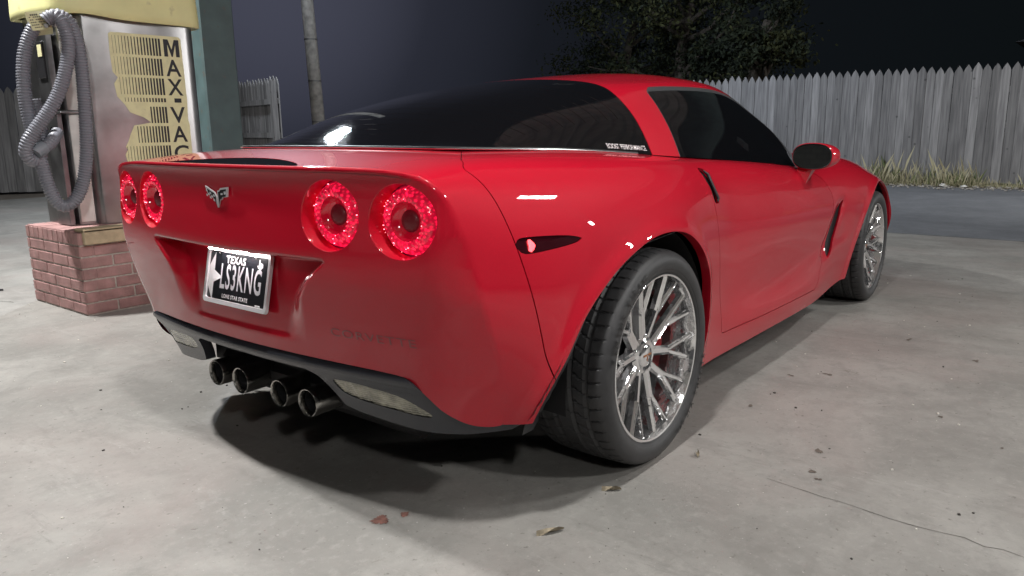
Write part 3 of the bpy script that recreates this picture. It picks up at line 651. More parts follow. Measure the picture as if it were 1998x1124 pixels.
def fence(x0, y0, x1, y1, h, lab, seed, side=-1):
    Ln = math.hypot(x1-x0, y1-y0); a = math.atan2(y1-y0, x1-x0); e = tag(empty('picket_fence', (x0, y0, 0), a), lab, 'fence', 'weathered picket fences round the yard')
    rg = np.random.default_rng(seed); n = int(Ln/.1310); per = 18; s = 0
    while s < n:
        m = MB()
        for k in range(s, min(s+per, n)):
            x = k*.1310+.002; w = .1270; hh = h+rg.normal(0, .012); b0 = .02+rg.random()*.02; y = rg.normal(0, .003); tl = rg.normal(0, .0025)
            P = [(x, b0), (x+w, b0), (x+w+tl, hh-.115), (x+w*.80+tl, hh-.055), (x+w/2+tl, hh), (x+w*.20+tl, hh-.055), (x+tl, hh-.115)]
            m.prism(P, lambda u, v, q: (u, q, v), y-.009, y+.009)
        m.build('picket_panel', PKM, e, smooth=False); s += per
    m = MB()
    for z in (.35, .95, 1.5): m.box((Ln/2, -side*.032, z), (Ln, .04, .088))
    m.build('rail', PKM, e, smooth=False)
    x = 0
    while x <= Ln: m = MB(); m.box((x, -side*.10, h*.48), (.09, .09, h*.96)); m.build('post', PKM, e, smooth=False); x += 2.44
    return e
fence(12.45, 8.2, 12.45, -9.5, 1.90, 'long weathered grey picket fence behind the bonnet, its foot in dry grass', 3, side=-1)
fence(5.78, 9.05, 6.35, 11.6, 1.90, 'short run of picket fence between the teal post and the leaning pole', 5, side=-1)
fence(5.6, 11.9, .2, 14.9, 1.80, 'dim stretch of picket fence left of the vacuum hoses', 8, side=1)
# ================================================================ dry grass and litter along the fence foot
GR = mat('dry_grass', (.44, .40, .26), .9); GG = mat('weed_green', (.13, .16, .06), .9)
m = MB()
for i in range(13000):
    y = rng.uniform(-4.5, 6.5); x = 12.36-abs(rng.normal(0, .22)); cl = .5+.5*math.sin(y*2.1)+.4*math.sin(y*5.3+1); h = max(.03, rng.gamma(2.0, .068)*(.45+cl*.55)); a = rng.uniform(0, 6.28); ln = rng.uniform(.1, .5)*h; w = .003
    m.add([(x-w*math.sin(a), y+w*math.cos(a), 0), (x+w*math.sin(a), y-w*math.cos(a), 0), (x+ln*.4*math.cos(a)+w*.6, y+ln*.4*math.sin(a), h*.6), (x+ln*math.cos(a), y+ln*math.sin(a), h)], [(0, 1, 2), (0, 2, 3)], mi=int(rng.random() < .22))
tag(m.build('dry_grass', [GR, GG], smooth=False), 'straw coloured dry grass and weeds along the fence foot', 'grass', kind='stuff')
m = MB()
for i in range(900):
    y = rng.uniform(-5, 8); x = rng.uniform(11.3, 12.3); s = abs(rng.normal(.012, .008))+.004; m.box((x, y, s*.3), (s*2, s*1.6, s), rz=rng.uniform(0, 3), bev=s*.25)
tag(m.build('gravel', mat('gravel', (.34, .32, .29), .9, noise=(3, .3)), smooth=False), 'loose pale gravel where the asphalt meets the fence', 'gravel', kind='stuff')
for (x, y, s, l) in ((11.95, .25, .055, 'crumpled white paper scrap in the grass, the left one'), (11.85, -.05, .04, 'small white litter piece on the gravel right of the paper scrap')):
    m = MB(); bm = bmesh.new(); bmesh.ops.create_icosphere(bm, subdivisions=2, radius=s)
    V = [(v.co.x*(1+.5*rng.random())+x, v.co.y*(1+.5*rng.random())+y, max(0, v.co.z*.5*(1+.6*rng.random()))+.01) for v in bm.verts]; bm.verts.index_update(); F = [[v.index for v in f.verts] for f in bm.faces]; bm.free()
    m.add(V, F); tag(m.build('paper_scrap', mat('paper_white', (.75, .74, .70), .8), smooth=False), l, 'litter')
# ================================================================ trees beyond the fence
LFM = [mat('leaf_a', (.020, .029, .011), .8), mat('leaf_b', (.013, .020, .009), .8), mat('leaf_c', (.045, .050, .014), .8)]
BARK = mat('bark', (.10, .085, .07), .9, noise=(10, .3), bump=(30, .8, .02))
def tree(x, y, h, r, seed, lab, ncl=70, per=130, zlow=1.6):
    rg = np.random.default_rng(seed); e = tag(empty('leafy_tree', (x, y, 0)), lab, 'tree', 'trees beyond the picket fence')
    m = MB(); tips = []
    tr = _bs1(np.array([(0, 0, 0), (.1, .05, h*.2), (-.05, .1, h*.4), (.1, -.1, h*.6)]), 6); m.tube(tr, np.linspace(.20, .09, len(tr)), 10)
    for k in range(16):
        a = rg.uniform(0, 6.28); z0 = h*rg.uniform(.15, .55); L_ = r*rg.uniform(.6, 1.0); el = rg.uniform(.1, .9)
        P = [(0, 0, z0)]; 
        for q in range(1, 5): t_ = q/4; P.append((L_*t_*math.cos(a)*math.cos(el)+rg.normal(0, .08), L_*t_*math.sin(a)*math.cos(el)+rg.normal(0, .08), z0+L_*t_*math.sin(el)*1.2+rg.normal(0, .08)))
        P = _bs1(np.array(P), 4); m.tube(P, np.linspace(.06, .012, len(P)), 6); tips += [P[-1], P[len(P)*2//3]]
    m.build('trunk', BARK, e)
    m = MB(); V = []; F = []; MI = []
    for c in range(ncl):
        if c < len(tips): ctr = np.array(tips[c])
        else:
            d = rg.normal(size=3); d /= np.linalg.norm(d); ctr = d*rg.uniform(.45, 1)*np.array([r, r, (h-zlow)/2])+[0, 0, (h+zlow)/2]
        cr_ = rg.uniform(.25, .55)*r*.42; tone = rg.integers(0, 3)
        for q in range(per):
            p = ctr+rg.normal(size=3)*cr_*np.array([.6, .6, .45]); u = rg.normal(size=3); u /= np.linalg.norm(u); w = np.cross(u, rg.normal(size=3)); w /= np.linalg.norm(w); s = rg.uniform(.035, .075)
            k = len(V); V += [p-u*s, p+w*s*.45, p+u*s, p-w*s*.45]; F.append((k, k+1, k+2, k+3)); MI.append(int(tone if rg.random() < .7 else rg.integers(0, 3)))
    m.V = [tuple(v) for v in V]; m.N = [(0, 0, 0)]*len(V); m.F = F; m.M = MI; m.build('crown', LFM, e, smooth=False); return e
tree(15.6, 6.6, 6.4, 2.5, 11, 'leafy tree showing above the coupe roof, between its two neighbours', zlow=1.2, ncl=80, per=170)
tree(15.2, 4.6, 5.4, 1.3, 12, 'smaller yellow green tree at the right edge of the foliage', ncl=60, zlow=1.8)
tree(17.5, 9.2, 6.5, 2.3, 13, 'dark tree furthest left above the hatch glass', ncl=60)
# dim shed roof beyond the fence at the far right
sh = tag(empty('garden_shed', (20.5, -1.6, 0)), 'dim low shed whose roof edge shows above the fence at the far right', 'shed')
m = MB(); m.box((0, 0, 1.35), (3, 3.2, 2.7)); m.build('wall', mat('shed_wall', (.12, .12, .12), .9), sh, smooth=False)
m = MB(); m.add([(-1.8, -1.8, 2.72), (1.8, -1.8, 2.72), (1.8, 1.8, 2.72), (-1.8, 1.8, 2.72), (-1.8, 0, 3.2), (1.8, 0, 3.2)], [(0, 1, 5, 4), (3, 4, 5, 2), (0, 4, 3), (1, 2, 5), (0, 3, 2, 1)]); m.build('roof', mat('shed_roof', (.10, .10, .11), .8), sh, smooth=False)
# ================================================================ the car (x forward, y left, z up; origin under the rear axle)
car = tag(empty('sports_car'), 'glossy red sports coupe with four round tail lights and chrome wheels on the concrete', 'car')
BS = body_surface(); body = surf_from_grid(BS, (0, 1, .3)); GS = gh_surface(); gh = surf_from_grid(GS, (0, .3, 1))
G = .0016   # half width of a panel gap
sd = lambda poly: (lambda x, y, z: polysd(poly, x, z))
def aside(poly, ymin, w):          # distance to a side panel outline, only on the flank
    return lambda x, y, z: np.minimum(polysd(poly, x, z), y-ymin)-w
f_archr = lambda x, y, z: np.maximum(-polysd(ARCH_R, x, z), .60-y)
f_archf = lambda x, y, z: np.maximum(-polysd(ARCH_F, x, z), .60-y)
# flank sculpture is applied to the grid before cutting: shut-line hollow, fender vent cove, flared arch lips
def sculpt(S):
    V = S.arr(); N = np.array(S.N); x, y, z = V.T; side = sstep((y-.74)/.05)
    cr = -polysd(ARCH_R, x, z); cf = -polysd(ARCH_F, x, z)
    d = .010*np.exp(-(cr/.03)**2)*sstep((z-.12)/.15)+.009*np.exp(-(cf/.03)**2)
    # cove behind the front wheel with a soft crease running back through the door
    ln = .335+(x-1.1)*.085; up = z-ln
    cove = sstep((x-.85)/1.1)*sstep((2.25-x)/.18)*sstep((up+.03)/.07)*sstep((.30-up)/.20)
    d -= .009*cove*side
    vt = np.exp(-(((x-(1.93+(z-.5)*.72))/.06)**2))*sstep((z-.34)/.06)*sstep((.66-z)/.08)
    d -= .020*vt
    V = V+N*(d*side)[:, None]
    return V
def regrid(V, S0, outward): return surf_from_grid(V.reshape(S0.shape), outward)
body = regrid(sculpt(body), BS, (0, 1, .3))
TRI_V = body.arr(); 
outer = body.clip(f_archr).clip(f_archf)
f_seam = lambda x, y, z: x-seam_x(y, z)
MARK = curve2([(-.572, .742), (-.575, .728), (-.565, .714), (-.545, .7085), (-.47, .712), (-.40, .718), (-.362, .7265), (-.40, .738), (-.47, .745), (-.55, .748)], 5, closed=True)
SLOT = [(.440, .858), (.490, .858), (.500, .84), (.522, .755), (.516, .742), (.478, .747), (.463, .79)]
VENT = curve2([(2.050, .632), (2.045, .605), (2.012, .53), (1.968, .44), (1.925, .372), (1.885, .355), (1.878, .385), (1.900, .44), (1.95, .53), (2.012, .612)], 4, closed=True)
SLOTc = curve2(SLOT, 4, closed=True)
shell = outer.clip(lambda x, y, z: f_seam(x, y, z)-G).clip(lambda x, y, z: -aside(DOOR, .70, -G)(x, y, z)-2*0)
shell = shell.clip(lambda x, y, z: np.maximum(-polysd(MARK, x, z), .6-y)).clip(lambda x, y, z: np.maximum(-polysd(VENT, x, z), .6-y)).clip(lambda x, y, z: np.maximum(-polysd(SLOTc, x, z), .6-y))
door = outer.clip(aside(DOOR, .70, G)).clip(lambda x, y, z: -polysd(SLOTc, x, z))
bump = outer.clip(lambda x, y, z: -f_seam(x, y, z)-G).clip(lambda x, y, z: np.maximum(-polysd(MARK, x, z), .6-y))
BLENS = lambda x, y: (x+.812)-0*y
def f_lens(x, y, z):
    a = np.clip(1-(y/.335)**2, 0, 1); back = -.815+.012*(y/.335)**2
    front = back+.115*a**.8-.006
    return np.where(z > .86, np.minimum(x-back, front-x), -1)
deck = bump.clip(lambda x, y, z: -f_lens(x, y, z))
# fascia from the height field, cut to the rear outline
row = BS[0]; out_y = row[:, 1]; out_z = row[:, 2]
OUTL = np.concatenate([np.stack([out_y, out_z], 1), curve2(RED_BOTTOM, 6)[1:]])
OUTL = np.concatenate([OUTL, [(-.3, .413), (-.3, .917)]])
def fasc_grid(fn, y0, y1, z0, z1, st):
    ys = np.arange(y0, y1+st, st); zs = np.arange(z0, z1+st, st); Y, Z = np.meshgrid(ys, zs, indexing='ij')
    return surf_from_grid(np.stack([-fn(Y, Z), Y, Z], -1), (-1, 0, 0))
fas = fasc_grid(fasc, 0, .85, .24, .935, .006).clip(lambda x, y, z: polysd(OUTL, y, z))
for ly, lz, lx, hy, ha in LAMPS:
    fas = fas.clip(lambda x, y, z: (np.hypot((y-hy)/ha, (z-lz)/LAMP_R)-1)*.09)
    fas.cut = {i for i in fas.cut}
# the edge between fascia and deck/flank reads as rolled: normals swing over between the two faces
_du = np.gradient(BS, axis=0); _dv = np.gradient(BS, axis=1); _rn = np.cross(_du, _dv)[0]; _rn /= np.linalg.norm(_rn, axis=1)[:, None]
if _rn[60] @ np.array([0, 1, .3]) < 0: _rn = -_rn
_rn[0] = _rn[1]
_fy = (fasc(row[:, 1]+1e-3, row[:, 2])-fasc(row[:, 1]-1e-3, row[:, 2]))/2e-3; _fz = (f_base(row[:, 1], row[:, 2]+1e-3)-f_base(row[:, 1], row[:, 2]-1e-3))/2e-3
_fn = np.stack([-np.ones(len(row)), -_fy, -_fz], 1); _fn /= np.linalg.norm(_fn, axis=1)[:, None]
_mid = _rn+_fn; _mid /= np.linalg.norm(_mid, axis=1)[:, None]
_q = np.arange(0, len(row)-1, .1); _q0 = _q.astype(int); _qf = (_q-_q0)[:, None]
rowD = row[_q0]*(1-_qf)+row[_q0+1]*_qf; midD = _mid[_q0]*(1-_qf)+_mid[_q0+1]*_qf
def roll(sf, width):
    A = sf.arr(); D = np.full(len(A), 9.); I = np.zeros(len(A), int)
    cand = np.where((A[:, 0] < -.5))[0]; AA = A[cand]
    for k in range(0, len(rowD)):
        d = ((AA-rowD[k])**2).sum(1); u = d < D[cand]; D[cand[u]] = d[u]; I[cand[u]] = k
    D = np.sqrt(D)
    N = np.array(sf.N); w = sstep(1-D/width)[:, None]; N = N*(1-w)+midD[I]*w; N /= np.linalg.norm(N, axis=1)[:, None]; sf.N = [tuple(n) for n in N]
roll(fas, .010); roll(deck, .013)
rb = MB()
deck.into(rb); 
fas.cut = set()
fas.into(rb, flange=0)
# lamp cups: from the hole in the fascia into the lamp plane
for ly, lz, lx, hy, ha in LAMPS:
    for sg in (1, -1):
        n = 72; rings = []
        for rr, w in ((0, 0), (.18, .06), (.42, .26), (1, 1)):
            ring = []
            for k in range(n):
                a = 2*math.pi*k/n; Y = hy+(ly-hy)*rr+(ha+(.0845-ha)*rr)*math.cos(a); Z = lz+(LAMP_R+(.0845-LAMP_R)*rr)*math.sin(a)
                fx = -float(f_base(Y, Z) if w else fasc(Y, Z)); d = (lx-.004-fx)
                ring.append((fx+max(d, -.004)*w, sg*Y, Z))
            rings.append(ring)
        V = [v for r_ in rings for v in r_]; F = []
        for i in range(3):
            for k in range(n):
                q = (i*n+k, i*n+(k+1) % n, (i+1)*n+(k+1) % n, (i+1)*n+k); F.append(q if sg > 0 else q[::-1])
        Nn = [(-.9, -sg*math.cos(2*math.pi*(k % n)/n)*.6, -math.sin(2*math.pi*(k % n)/n)*.6) if i == 0 else (-.25, -sg*math.cos(2*math.pi*k/n), -math.sin(2*math.pi*k/n)) for i in range(4) for k in range(n)]
        Nn = [tuple(np.array(v)/np.linalg.norm(v)) for v in Nn]
        rb.add(V, [f[::-1] for f in F] if np.dot(np.cross(np.array(V[F[0][1]])-V[F[0][0]], np.array(V[F[0][2]])-V[F[0][0]]), Nn[0]) < 0 else F, Nn)
bumper = rb.build('rear_bumper', PAINT, car)
m = MB(); shell.into(m); 
# arch lips returned inwards
body_o = m
for f_, q in ((f_archr, 0), (f_archf, 1)):
    pass
def arch_lip(surface, poly, depth=.03, mb=None):
    E = [e for e in surface.edges() if all(abs(polysd(poly, surface.V[i][0], surface.V[i][2])) < 2e-3 for i in e)]
    for sg in (1, -1):
        V = []; F = []
        for a, b in E:
            A, B = np.array(surface.V[a])*[1, sg, 1], np.array(surface.V[b])*[1, sg, 1]; k = len(V); d = np.array([0, -depth*sg, 0])
            V += [A, B, B+d, A+d]; F.append((k+3, k+2, k+1, k) if sg > 0 else (k, k+1, k+2, k+3))
        mb.add(V, F)
arch_lip(shell, ARCH_R, mb=m); arch_lip(shell, ARCH_F, mb=m)
# nose closed by a rounded cap
last = BS[-1]; loop = np.concatenate([last, (last*[1, -1, 1])[::-1]]); cpt = loop.mean(0)+[.10, 0, .03]
mid = loop*.55+cpt*.45+[.05, 0, 0]; V = list(loop)+list(mid)+[cpt]; n = len(loop)
F = [(i, (i+1) % n, n+(i+1) % n, n+i) for i in range(n)]+[(n+i, n+(i+1) % n, 2*n) for i in range(n)]
m.add(V, [f[::-1] for f in F])
m.build('body_shell', PAINT, car)
for sg in (1, -1):
    d = MB(); s2 = Surf([(v[0], v[1]*sg, v[2]) for v in door.V], [(v[0], v[1]*sg, v[2]) for v in door.N], [f if sg > 0 else f[::-1] for f in door.F]); s2.cut = door.cut
    s2.into(d, mir=False); dr = d.build('door', PAINT, car)
    h = MB()   # finger slot pocket behind the flush door release
    def on(x, z, off): 
        i = ((TRI_V[:, 0]-x)**2+(TRI_V[:, 2]-z)**2+9*(TRI_V[:, 1] < .6)).argmin(); return (x, sg*(TRI_V[i, 1]-off), z)
    pl = curve2([(.436, .862), (.494, .862), (.505, .84), (.528, .752), (.518, .738), (.474, .743), (.458, .79)], 4, closed=True)
    V = [on(x, z, .018) for x, z in pl]+[on(.483, .80, .022)]; n = len(pl)
    h.add(V, [(i, (i+1) % n, n) for i in range(n)]).build('door_handle', BLACKIN, dr)
    g = MB()   # vertical blade on the slot's leading edge
    a = [on(.482, .852, -.001), on(.4905, .84, -.002), on(.512, .757, -.002), on(.506, .748, -.001)]
    g.tube(a, [.003, .0055, .0055, .003], 8); g.build('handle_blade', TRIM, dr)
# dark inner skin seen in the gaps and openings
S_in = Surf([tuple(np.array(v)-np.array(n)*.013) for v, n in zip(body.V, body.N)], body.N, body.F)
S_in = S_in.clip(lambda x, y, z: np.maximum(-polysd(ARCH_R, x, z)-.004, .60-y)).clip(lambda x, y, z: np.maximum(-polysd(ARCH_F, x, z)-.004, .60-y))
m = MB(); S_in.into(m, flange=0)
m.build('inner_skin', BLACKIN, car)
# under-tray, wheel wells
m = MB(); m.box((1.35, 0, .22), (3.5, 1.30, .10)); m.box((-.42, 0, .45), (.10, 1.40, .30))
m.box((1.3, 0, .25), (1.85, 1.62, .12)); m.box((-.30, 0, .30), (.5, 1.0, .1)); m.build('underbody', BLACKIN, car)
m = MB()
for sg in (1, -1):
    for cx, rr, off in ((.0, .40, 0), (2.67, .385, 0)):
        V = []; F = []; n = 40
        for k in range(n+1):
            a = -.12+(math.pi+.24)*k/n
            for yy, q in ((.875 if cx == 0 else .83, rr+.02), (.62, rr), (.50, rr*.6)): V.append((cx+q*math.cos(a), sg*yy, .31+q*math.sin(a)*(.985 if cx else .97)))
        for k in range(n):
            for j in range(2): F.append((k*3+j, k*3+j+1, k*3+4+j, k*3+3+j))
        F.append(tuple(k*3+2 for k in range(n+1))); m = MB(); m.add(V, F); m.build('wheel_well', BLACKIN, car)
# moulded guard filling the rear edge of the arch, widening to the bottom
guard = MB()
for sg in (1, -1):
    V = []; F = []; zz = np.linspace(.235, .70, 30)
    ax = np.interp(zz, [p[1] for p in ARCH_R[:73]], [p[0] for p in ARCH_R[:73]])
    for zi, xi in zip(zz, ax):
        yb = float(TRI_V[((TRI_V[:, 0]-xi)**2+(TRI_V[:, 2]-max(zi, .26))**2+9*(TRI_V[:, 1] < .6)).argmin(), 1])
        w = .085*np.interp(zi, [.17, .30, .45, .60, .70], [1.25, .95, .62, .22, .0]); ins = np.interp(zi, [.17, .3], [.04, .0])
        V += [(xi-.012, sg*(yb-.004-ins), zi), (xi+w*.35, sg*(yb-.004-ins), zi), (xi+w, sg*(yb-.030-ins), zi), (xi+w+.01, sg*(yb-.16), zi)]
    for k in range(len(zz)-1):
        for j in range(3): F.append((k*4+j, k*4+j+1, k*4+5+j, k*4+4+j))
    guard = MB(); guard.add(V, F); guard.build('arch_guard', TRIM, car)
# rocker underside return
for sg in (1, -1):
    m = MB(); e = [p for p in BS[:, -1] if .40 < p[0] < 2.22]
    for seg in (e,):
        V = []; F = []
        for p in seg: V += [(p[0], sg*p[1], p[2]), (p[0], sg*(p[1]-.012), p[2]-.010), (p[0], sg*(p[1]-.10), p[2]-.012)]
        for k in range(len(seg)-1):
            for j in range(2): F.append((k*3+j, k*3+j+1, k*3+4+j, k*3+3+j))
        m.add(V, F)
    m.build('sill_underside', PAINT, car)

# ---- greenhouse panels
XBY = ([0, .25, .40, .47, .53, .58, .64, .68, .705, .73], [.470, .468, .455, .430, .398, .374, .355, .345, .338, .330])
f_hatch = lambda x, y, z: cinterp(*XBY, y)-x
def strip_w(x, z): return .004+.013*sstep((x-.60)/.06)*sstep((z-.95)/.06)+.013*sstep((x-1.35)/.1)
f_win = lambda x, y, z: np.where(y > .35, polysd(WINDOW, x, z), -1)
f_head = lambda x, y, z: x-np.interp(y, [0, .3, .45, .52, .8], [1.50, 1.475, 1.42, 1.375, 1.375])
hatch = gh.clip(lambda x, y, z: f_hatch(x, y, z)-.002)
roof = gh.clip(lambda x, y, z: -f_hatch(x, y, z)-.002).clip(lambda x, y, z: -f_win(x, y, z)-strip_w(x, z)).clip(lambda x, y, z: -f_head(x, y, z)-.001)
win = gh.clip(f_win)
weather = gh.clip(lambda x, y, z: f_win(x, y, z)+strip_w(x, z)).clip(lambda x, y, z: -f_win(x, y, z)-.0005).clip(lambda x, y, z: -f_hatch(x, y, z))
screen = gh.clip(lambda x, y, z: f_head(x, y, z)-.001).clip(lambda x, y, z: -f_win(x, y, z)-strip_w(x, z))
m = MB(); hatch.into(m, flange=.006); hg = m.build('hatch_glass', GLASS, car)
m = MB(); roof.into(m); m.build('roof', PAINT, car)
for sg in (1, -1):
    m = MB(); s2 = Surf([(v[0], v[1]*sg, v[2]) for v in win.V], [(v[0], v[1]*sg, v[2]) for v in win.N], [f if sg > 0 else f[::-1] for f in win.F]); s2.cut = win.cut
    s2.into(m, mir=False, flange=.003); m.build('side_window', GLASS, car)
for sg in (1, -1):
    m = MB(); s2 = Surf([(v[0], v[1]*sg, v[2]) for v in weather.V], [(v[0], v[1]*sg, v[2]) for v in weather.N], [f if sg > 0 else f[::-1] for f in weather.F]); s2.cut = weather.cut
    s2.into(m, mir=False, flange=0); m.build('window_surround', RUBTRIM, car)
m = MB(); screen.into(m, flange=.004); m.build('windscreen', GLASS, car)
m = MB(); 
gin = Surf([tuple(np.array(v)-np.array(n)*.012) for v, n in zip(gh.V, gh.N)], gh.N, gh.F); gin.into(m, flange=0); m.build('cabin_lining', BLACKIN, car)
# seal along the foot of the hatch glass
base = np.concatenate([GS[0, ::7], GS[7:70:7, -1]]); base = base[base[:, 0] < .345]
full = np.concatenate([base[::-1]*[1, -1, 1], base[1:]])+[0, 0, .002]
m = MB(); m.tube(full, .0048, 8); m.build('glass_seal', TRIM, hg)
m = MB(); full2 = full+[0, 0, -.001]; full2[:, 0] -= .006; full2[:, 1] *= 1.008; m.tube(full2, .0026, 6); m.build('seal_bead', BRUSHED, hg)
# heater lines hinted inside the glass
def gh_at(u, v):
    i = min(max(u, 0), GS.shape[0]-1.001); j = min(max(v, 0), GS.shape[1]-1.001); a, b = int(i), int(j); fu, fv = i-a, j-b
    return (GS[a, b]*(1-fu)+GS[a+1, b]*fu)*(1-fv)+(GS[a, b+1]*(1-fu)+GS[a+1, b+1]*fu)*fv
GN = np.array(gh.N).reshape(GS.shape)
m = MB(); HEAT = mat('heater_line', (.009, .007, .007), .06)
for q in range(15):
    u = 5+q*3.15
    pts = [gh_at(u, v) for v in np.linspace(0, 54, 24)]; ns = [GN[int(round(u)), int(round(v))] for v in np.linspace(0, 54, 24)]
    for sg in (1, -1):
        V = []; F = []
        for k, (p, n_) in enumerate(zip(pts, ns)):
            for w in (-.0011, .0011): V.append(((p[0]+w)+n_[0]*.0008, sg*(p[1]+n_[1]*.0008), p[2]+w*.3+n_[2]*.0008))
        for k in range(23): F.append((2*k, 2*k+1, 2*k+3, 2*k+2))
        m.add(V, F)
m.build('heater_lines', HEAT, hg)
# lettering low on the right of the hatch glass
DEC = mat('decal_pink', (.75, .30, .40), .5); DECW = mat('decal_white', (.80, .75, .76), .5)
def glass_pt(s, h):      # s metres forward from rear end of the lettering, h above the glass foot
    x = .140+s; best = None
    for u in np.linspace(28, 58, 61):
        p = gh_at(u, 69.5)
        if best is None or abs(p[0]-x) < best[0]: best = (abs(p[0]-x), u)
    u = best[1]; lo, hi = 40, 69
    foot = gh_at(u, 70)
    for _ in range(20):
        mm = (lo+hi)/2
        if gh_at(u, mm)[2] > foot[2]+h: lo = mm
        else: hi = mm
    p = gh_at(u, lo); n_ = GN[int(round(u)), int(round(lo))]; f = (x-gh_at(u, 69.5)[0])
    p = p+n_*.002; return (p[0]+f, -p[1], p[2])
for nm, b, mt in (('decal', .0002, DECW),):
    m = MB(); V, F = text_mesh('BOOST PERFORMANCE', size=.0225, bold=b*.5, xs=.76)
    k = 0 if nm == 'decal' else 1
    m.add([tuple(np.array(glass_pt(v[0]+.088, v[1]+.0185))+np.array([0, -.0008, .0003])*k) for v in V], F); m.build(nm, mt, hg)

# ---- tail lamps
def tail_lens_mat():
    if 'tail_led' in MAT: return MAT['tail_led']
    m = mat('tail_led', (.25, .0, .01), .2, 0, .5, emit=((1, .010, .060), 1.0)); nt = m.node_tree; N = nt.nodes; L = nt.links.new; b = N['Principled BSDF']
    tc = N.new('ShaderNodeTexCoord'); v = N.new('ShaderNodeTexVoronoi'); v.inputs['Scale'].default_value = 115; L(tc.outputs['Object'], v.inputs['Vector'])
    r = N.new('ShaderNodeValToRGB'); e = r.color_ramp.elements; e[0].position = .0; e[0].color = (1, 1, 1, 1); e[1].position = .55; e[1].color = (.16, .16, .16, 1)
    q = e.new(.14); q.color = (.55, .55, .55, 1)
    L(v.outputs['Distance'], r.inputs[0]); n = N.new('ShaderNodeTexNoise'); n.inputs['Scale'].default_value = 22; L(tc.outputs['Object'], n.inputs['Vector'])
    mp = N.new('ShaderNodeMapRange'); mp.inputs[1].default_value = .35; mp.inputs[2].default_value = .65; mp.inputs[3].default_value = .5; mp.inputs[4].default_value = 1.35; L(n.outputs['Fac'], mp.inputs[0])
    mu = N.new('ShaderNodeMath'); mu.operation = 'MULTIPLY'; L(r.outputs[0], mu.inputs[0]); L(mp.outputs[0], mu.inputs[1])
    m2 = N.new('ShaderNodeMath'); m2.operation = 'MULTIPLY'; m2.inputs[1].default_value = 3.4; L(mu.outputs[0], m2.inputs[0]); L(m2.outputs[0], b.inputs['Emission Strength'])
    return m
LED = tail_lens_mat(); REDIN = mat('lamp_red_dim', (.20, .002, .012), .12, 0, 1, emit=((1, .006, .035), .22))
DARKIN = mat('lamp_core', (.02, .002, .003), .5, 0, .15, emit=((1, .01, .05), .05)); BEZ = mat('lamp_bezel', (.008, .007, .008), .08, 0, 1)
HOT = mat('led_hot', (.9, .2, .25), .3, emit=((1, .16, .22), 7.0))
for ly, lz, lx, hy, ha in LAMPS:
    for sg in (1, -1):
        lamp = empty('tail_lamp', (lx-.004, sg*ly, lz), -sg*.04, car); lamp.scale = (1.35, 1.06, 1.01)
        m = MB(); m.lathe([(-.002, .0850), (-.006, .0846), (-.004, .0830), (.016, .0815)], 'x', 64); m.build('bezel', BEZ, lamp)
        # fat glowing ring of faceted bumps round a dark core
        pr = _bs1(np.array([(.016, .0822, 0), (.004, .0818, 0), (-.010, .0772, 0), (-.019, .0675, 0), (-.0215, .0560, 0), (-.019, .0460, 0)]), 4)[:, :2]
        V = []; F = []; na = 144; nr = len(pr)
        for i, (xx, r_) in enumerate(pr):
            for k in range(na):
                a = 2*math.pi*k/na; h = .0013*math.sin(i*1.3)*math.cos(k*math.pi/3+(i//3)*1.5)
                V.append((xx+h, (r_+h*.6)*math.cos(a), (r_+h*.6)*math.sin(a)))
        for i in range(nr-1):
            for k in range(na): F.append((i*na+k, i*na+(k+1) % na, (i+1)*na+(k+1) % na, (i+1)*na+k))
        ringm = MB(); ringm.add(V, F)
        m = MB(); m.lathe([(-.0188, .0462), (-.010, .042), (-.006, .037), (-.010, .032), (-.007, .0262)], 'x', 48); m.build('inner_reflector', REDIN, lamp)
        m = MB(); m.lathe([(-.006, .0265), (-.010, .024), (-.013, .017), (-.014, .008), (-.014, .0005)], 'x', 40); m.build('lamp_core', DARKIN, lamp)
        for k in range(30):
            a = rng.uniform(0, 6.283); q = pr[rng.integers(6, nr-1)]; s_ = rng.uniform(.0008, .0018)
            ringm.box((q[0]-.001, (q[1]+.0008)*math.cos(a), (q[1]+.0008)*math.sin(a)), (s_*1.5, s_*1.6, s_), mi=1, bev=.0005)
        ringm.build('lit_ring', [LED, HOT], lamp, angle=180)
# reflections-catching clear discs are left out; centre brake lens in the deck
m = MB(); S_l = Surf([tuple(np.array(v)-np.array(n)*.0012) for v, n in zip(body.V, body.N)], body.N, body.F).clip(lambda x, y, z: f_lens(x, y, z)+.001)
S_l.into(m, flange=0); m.build('high_brake_lamp', mat('smoked_lens', (.006, .007, .009), .9, 0, 0, spec=0), car)
# ---- number plate
pl = empty('license_plate', (-.789, 0, .5935), 0, car); tl = .22
def P3(u, v, w=0):   # u to the right as seen from behind, v up, w out of the plate
    return (v*math.sin(tl)-w*math.cos(tl), -u, v*math.cos(tl)+w*math.sin(tl))
PLB = mat('plate_black', (.008, .009, .012), .3, 0, .6, noise=(30, .3)); PLW = mat('plate_white', (.80, .80, .82), .4)
def rrect(w, h, r, n=6):
    o = []
    for cx, cy, a0 in ((w/2-r, h/2-r, 0), (-w/2+r, h/2-r, 90), (-w/2+r, -h/2+r, 180), (w/2-r, -h/2+r, 270)):
        for k in range(n+1): a = R(a0+90*k/n); o.append((cx+r*math.cos(a), cy+r*math.sin(a)))
    return o
m = MB(); m.prism(rrect(.300, .150, .008), P3, 0, .004); m.build('plate_panel', PLB, pl)
m = MB(); o1, o2 = rrect(.318, .166, .012), rrect(.292, .138, .007); n = len(o1)
V = [P3(*p, 0) for p in o1]+[P3(*p, .009) for p in [(a*.992, b*.985) for a, b in o1]]+[P3(*p, .009) for p in [(a*1.008, b*1.015) for a, b in o2]]+[P3(*p, .004) for p in o2]
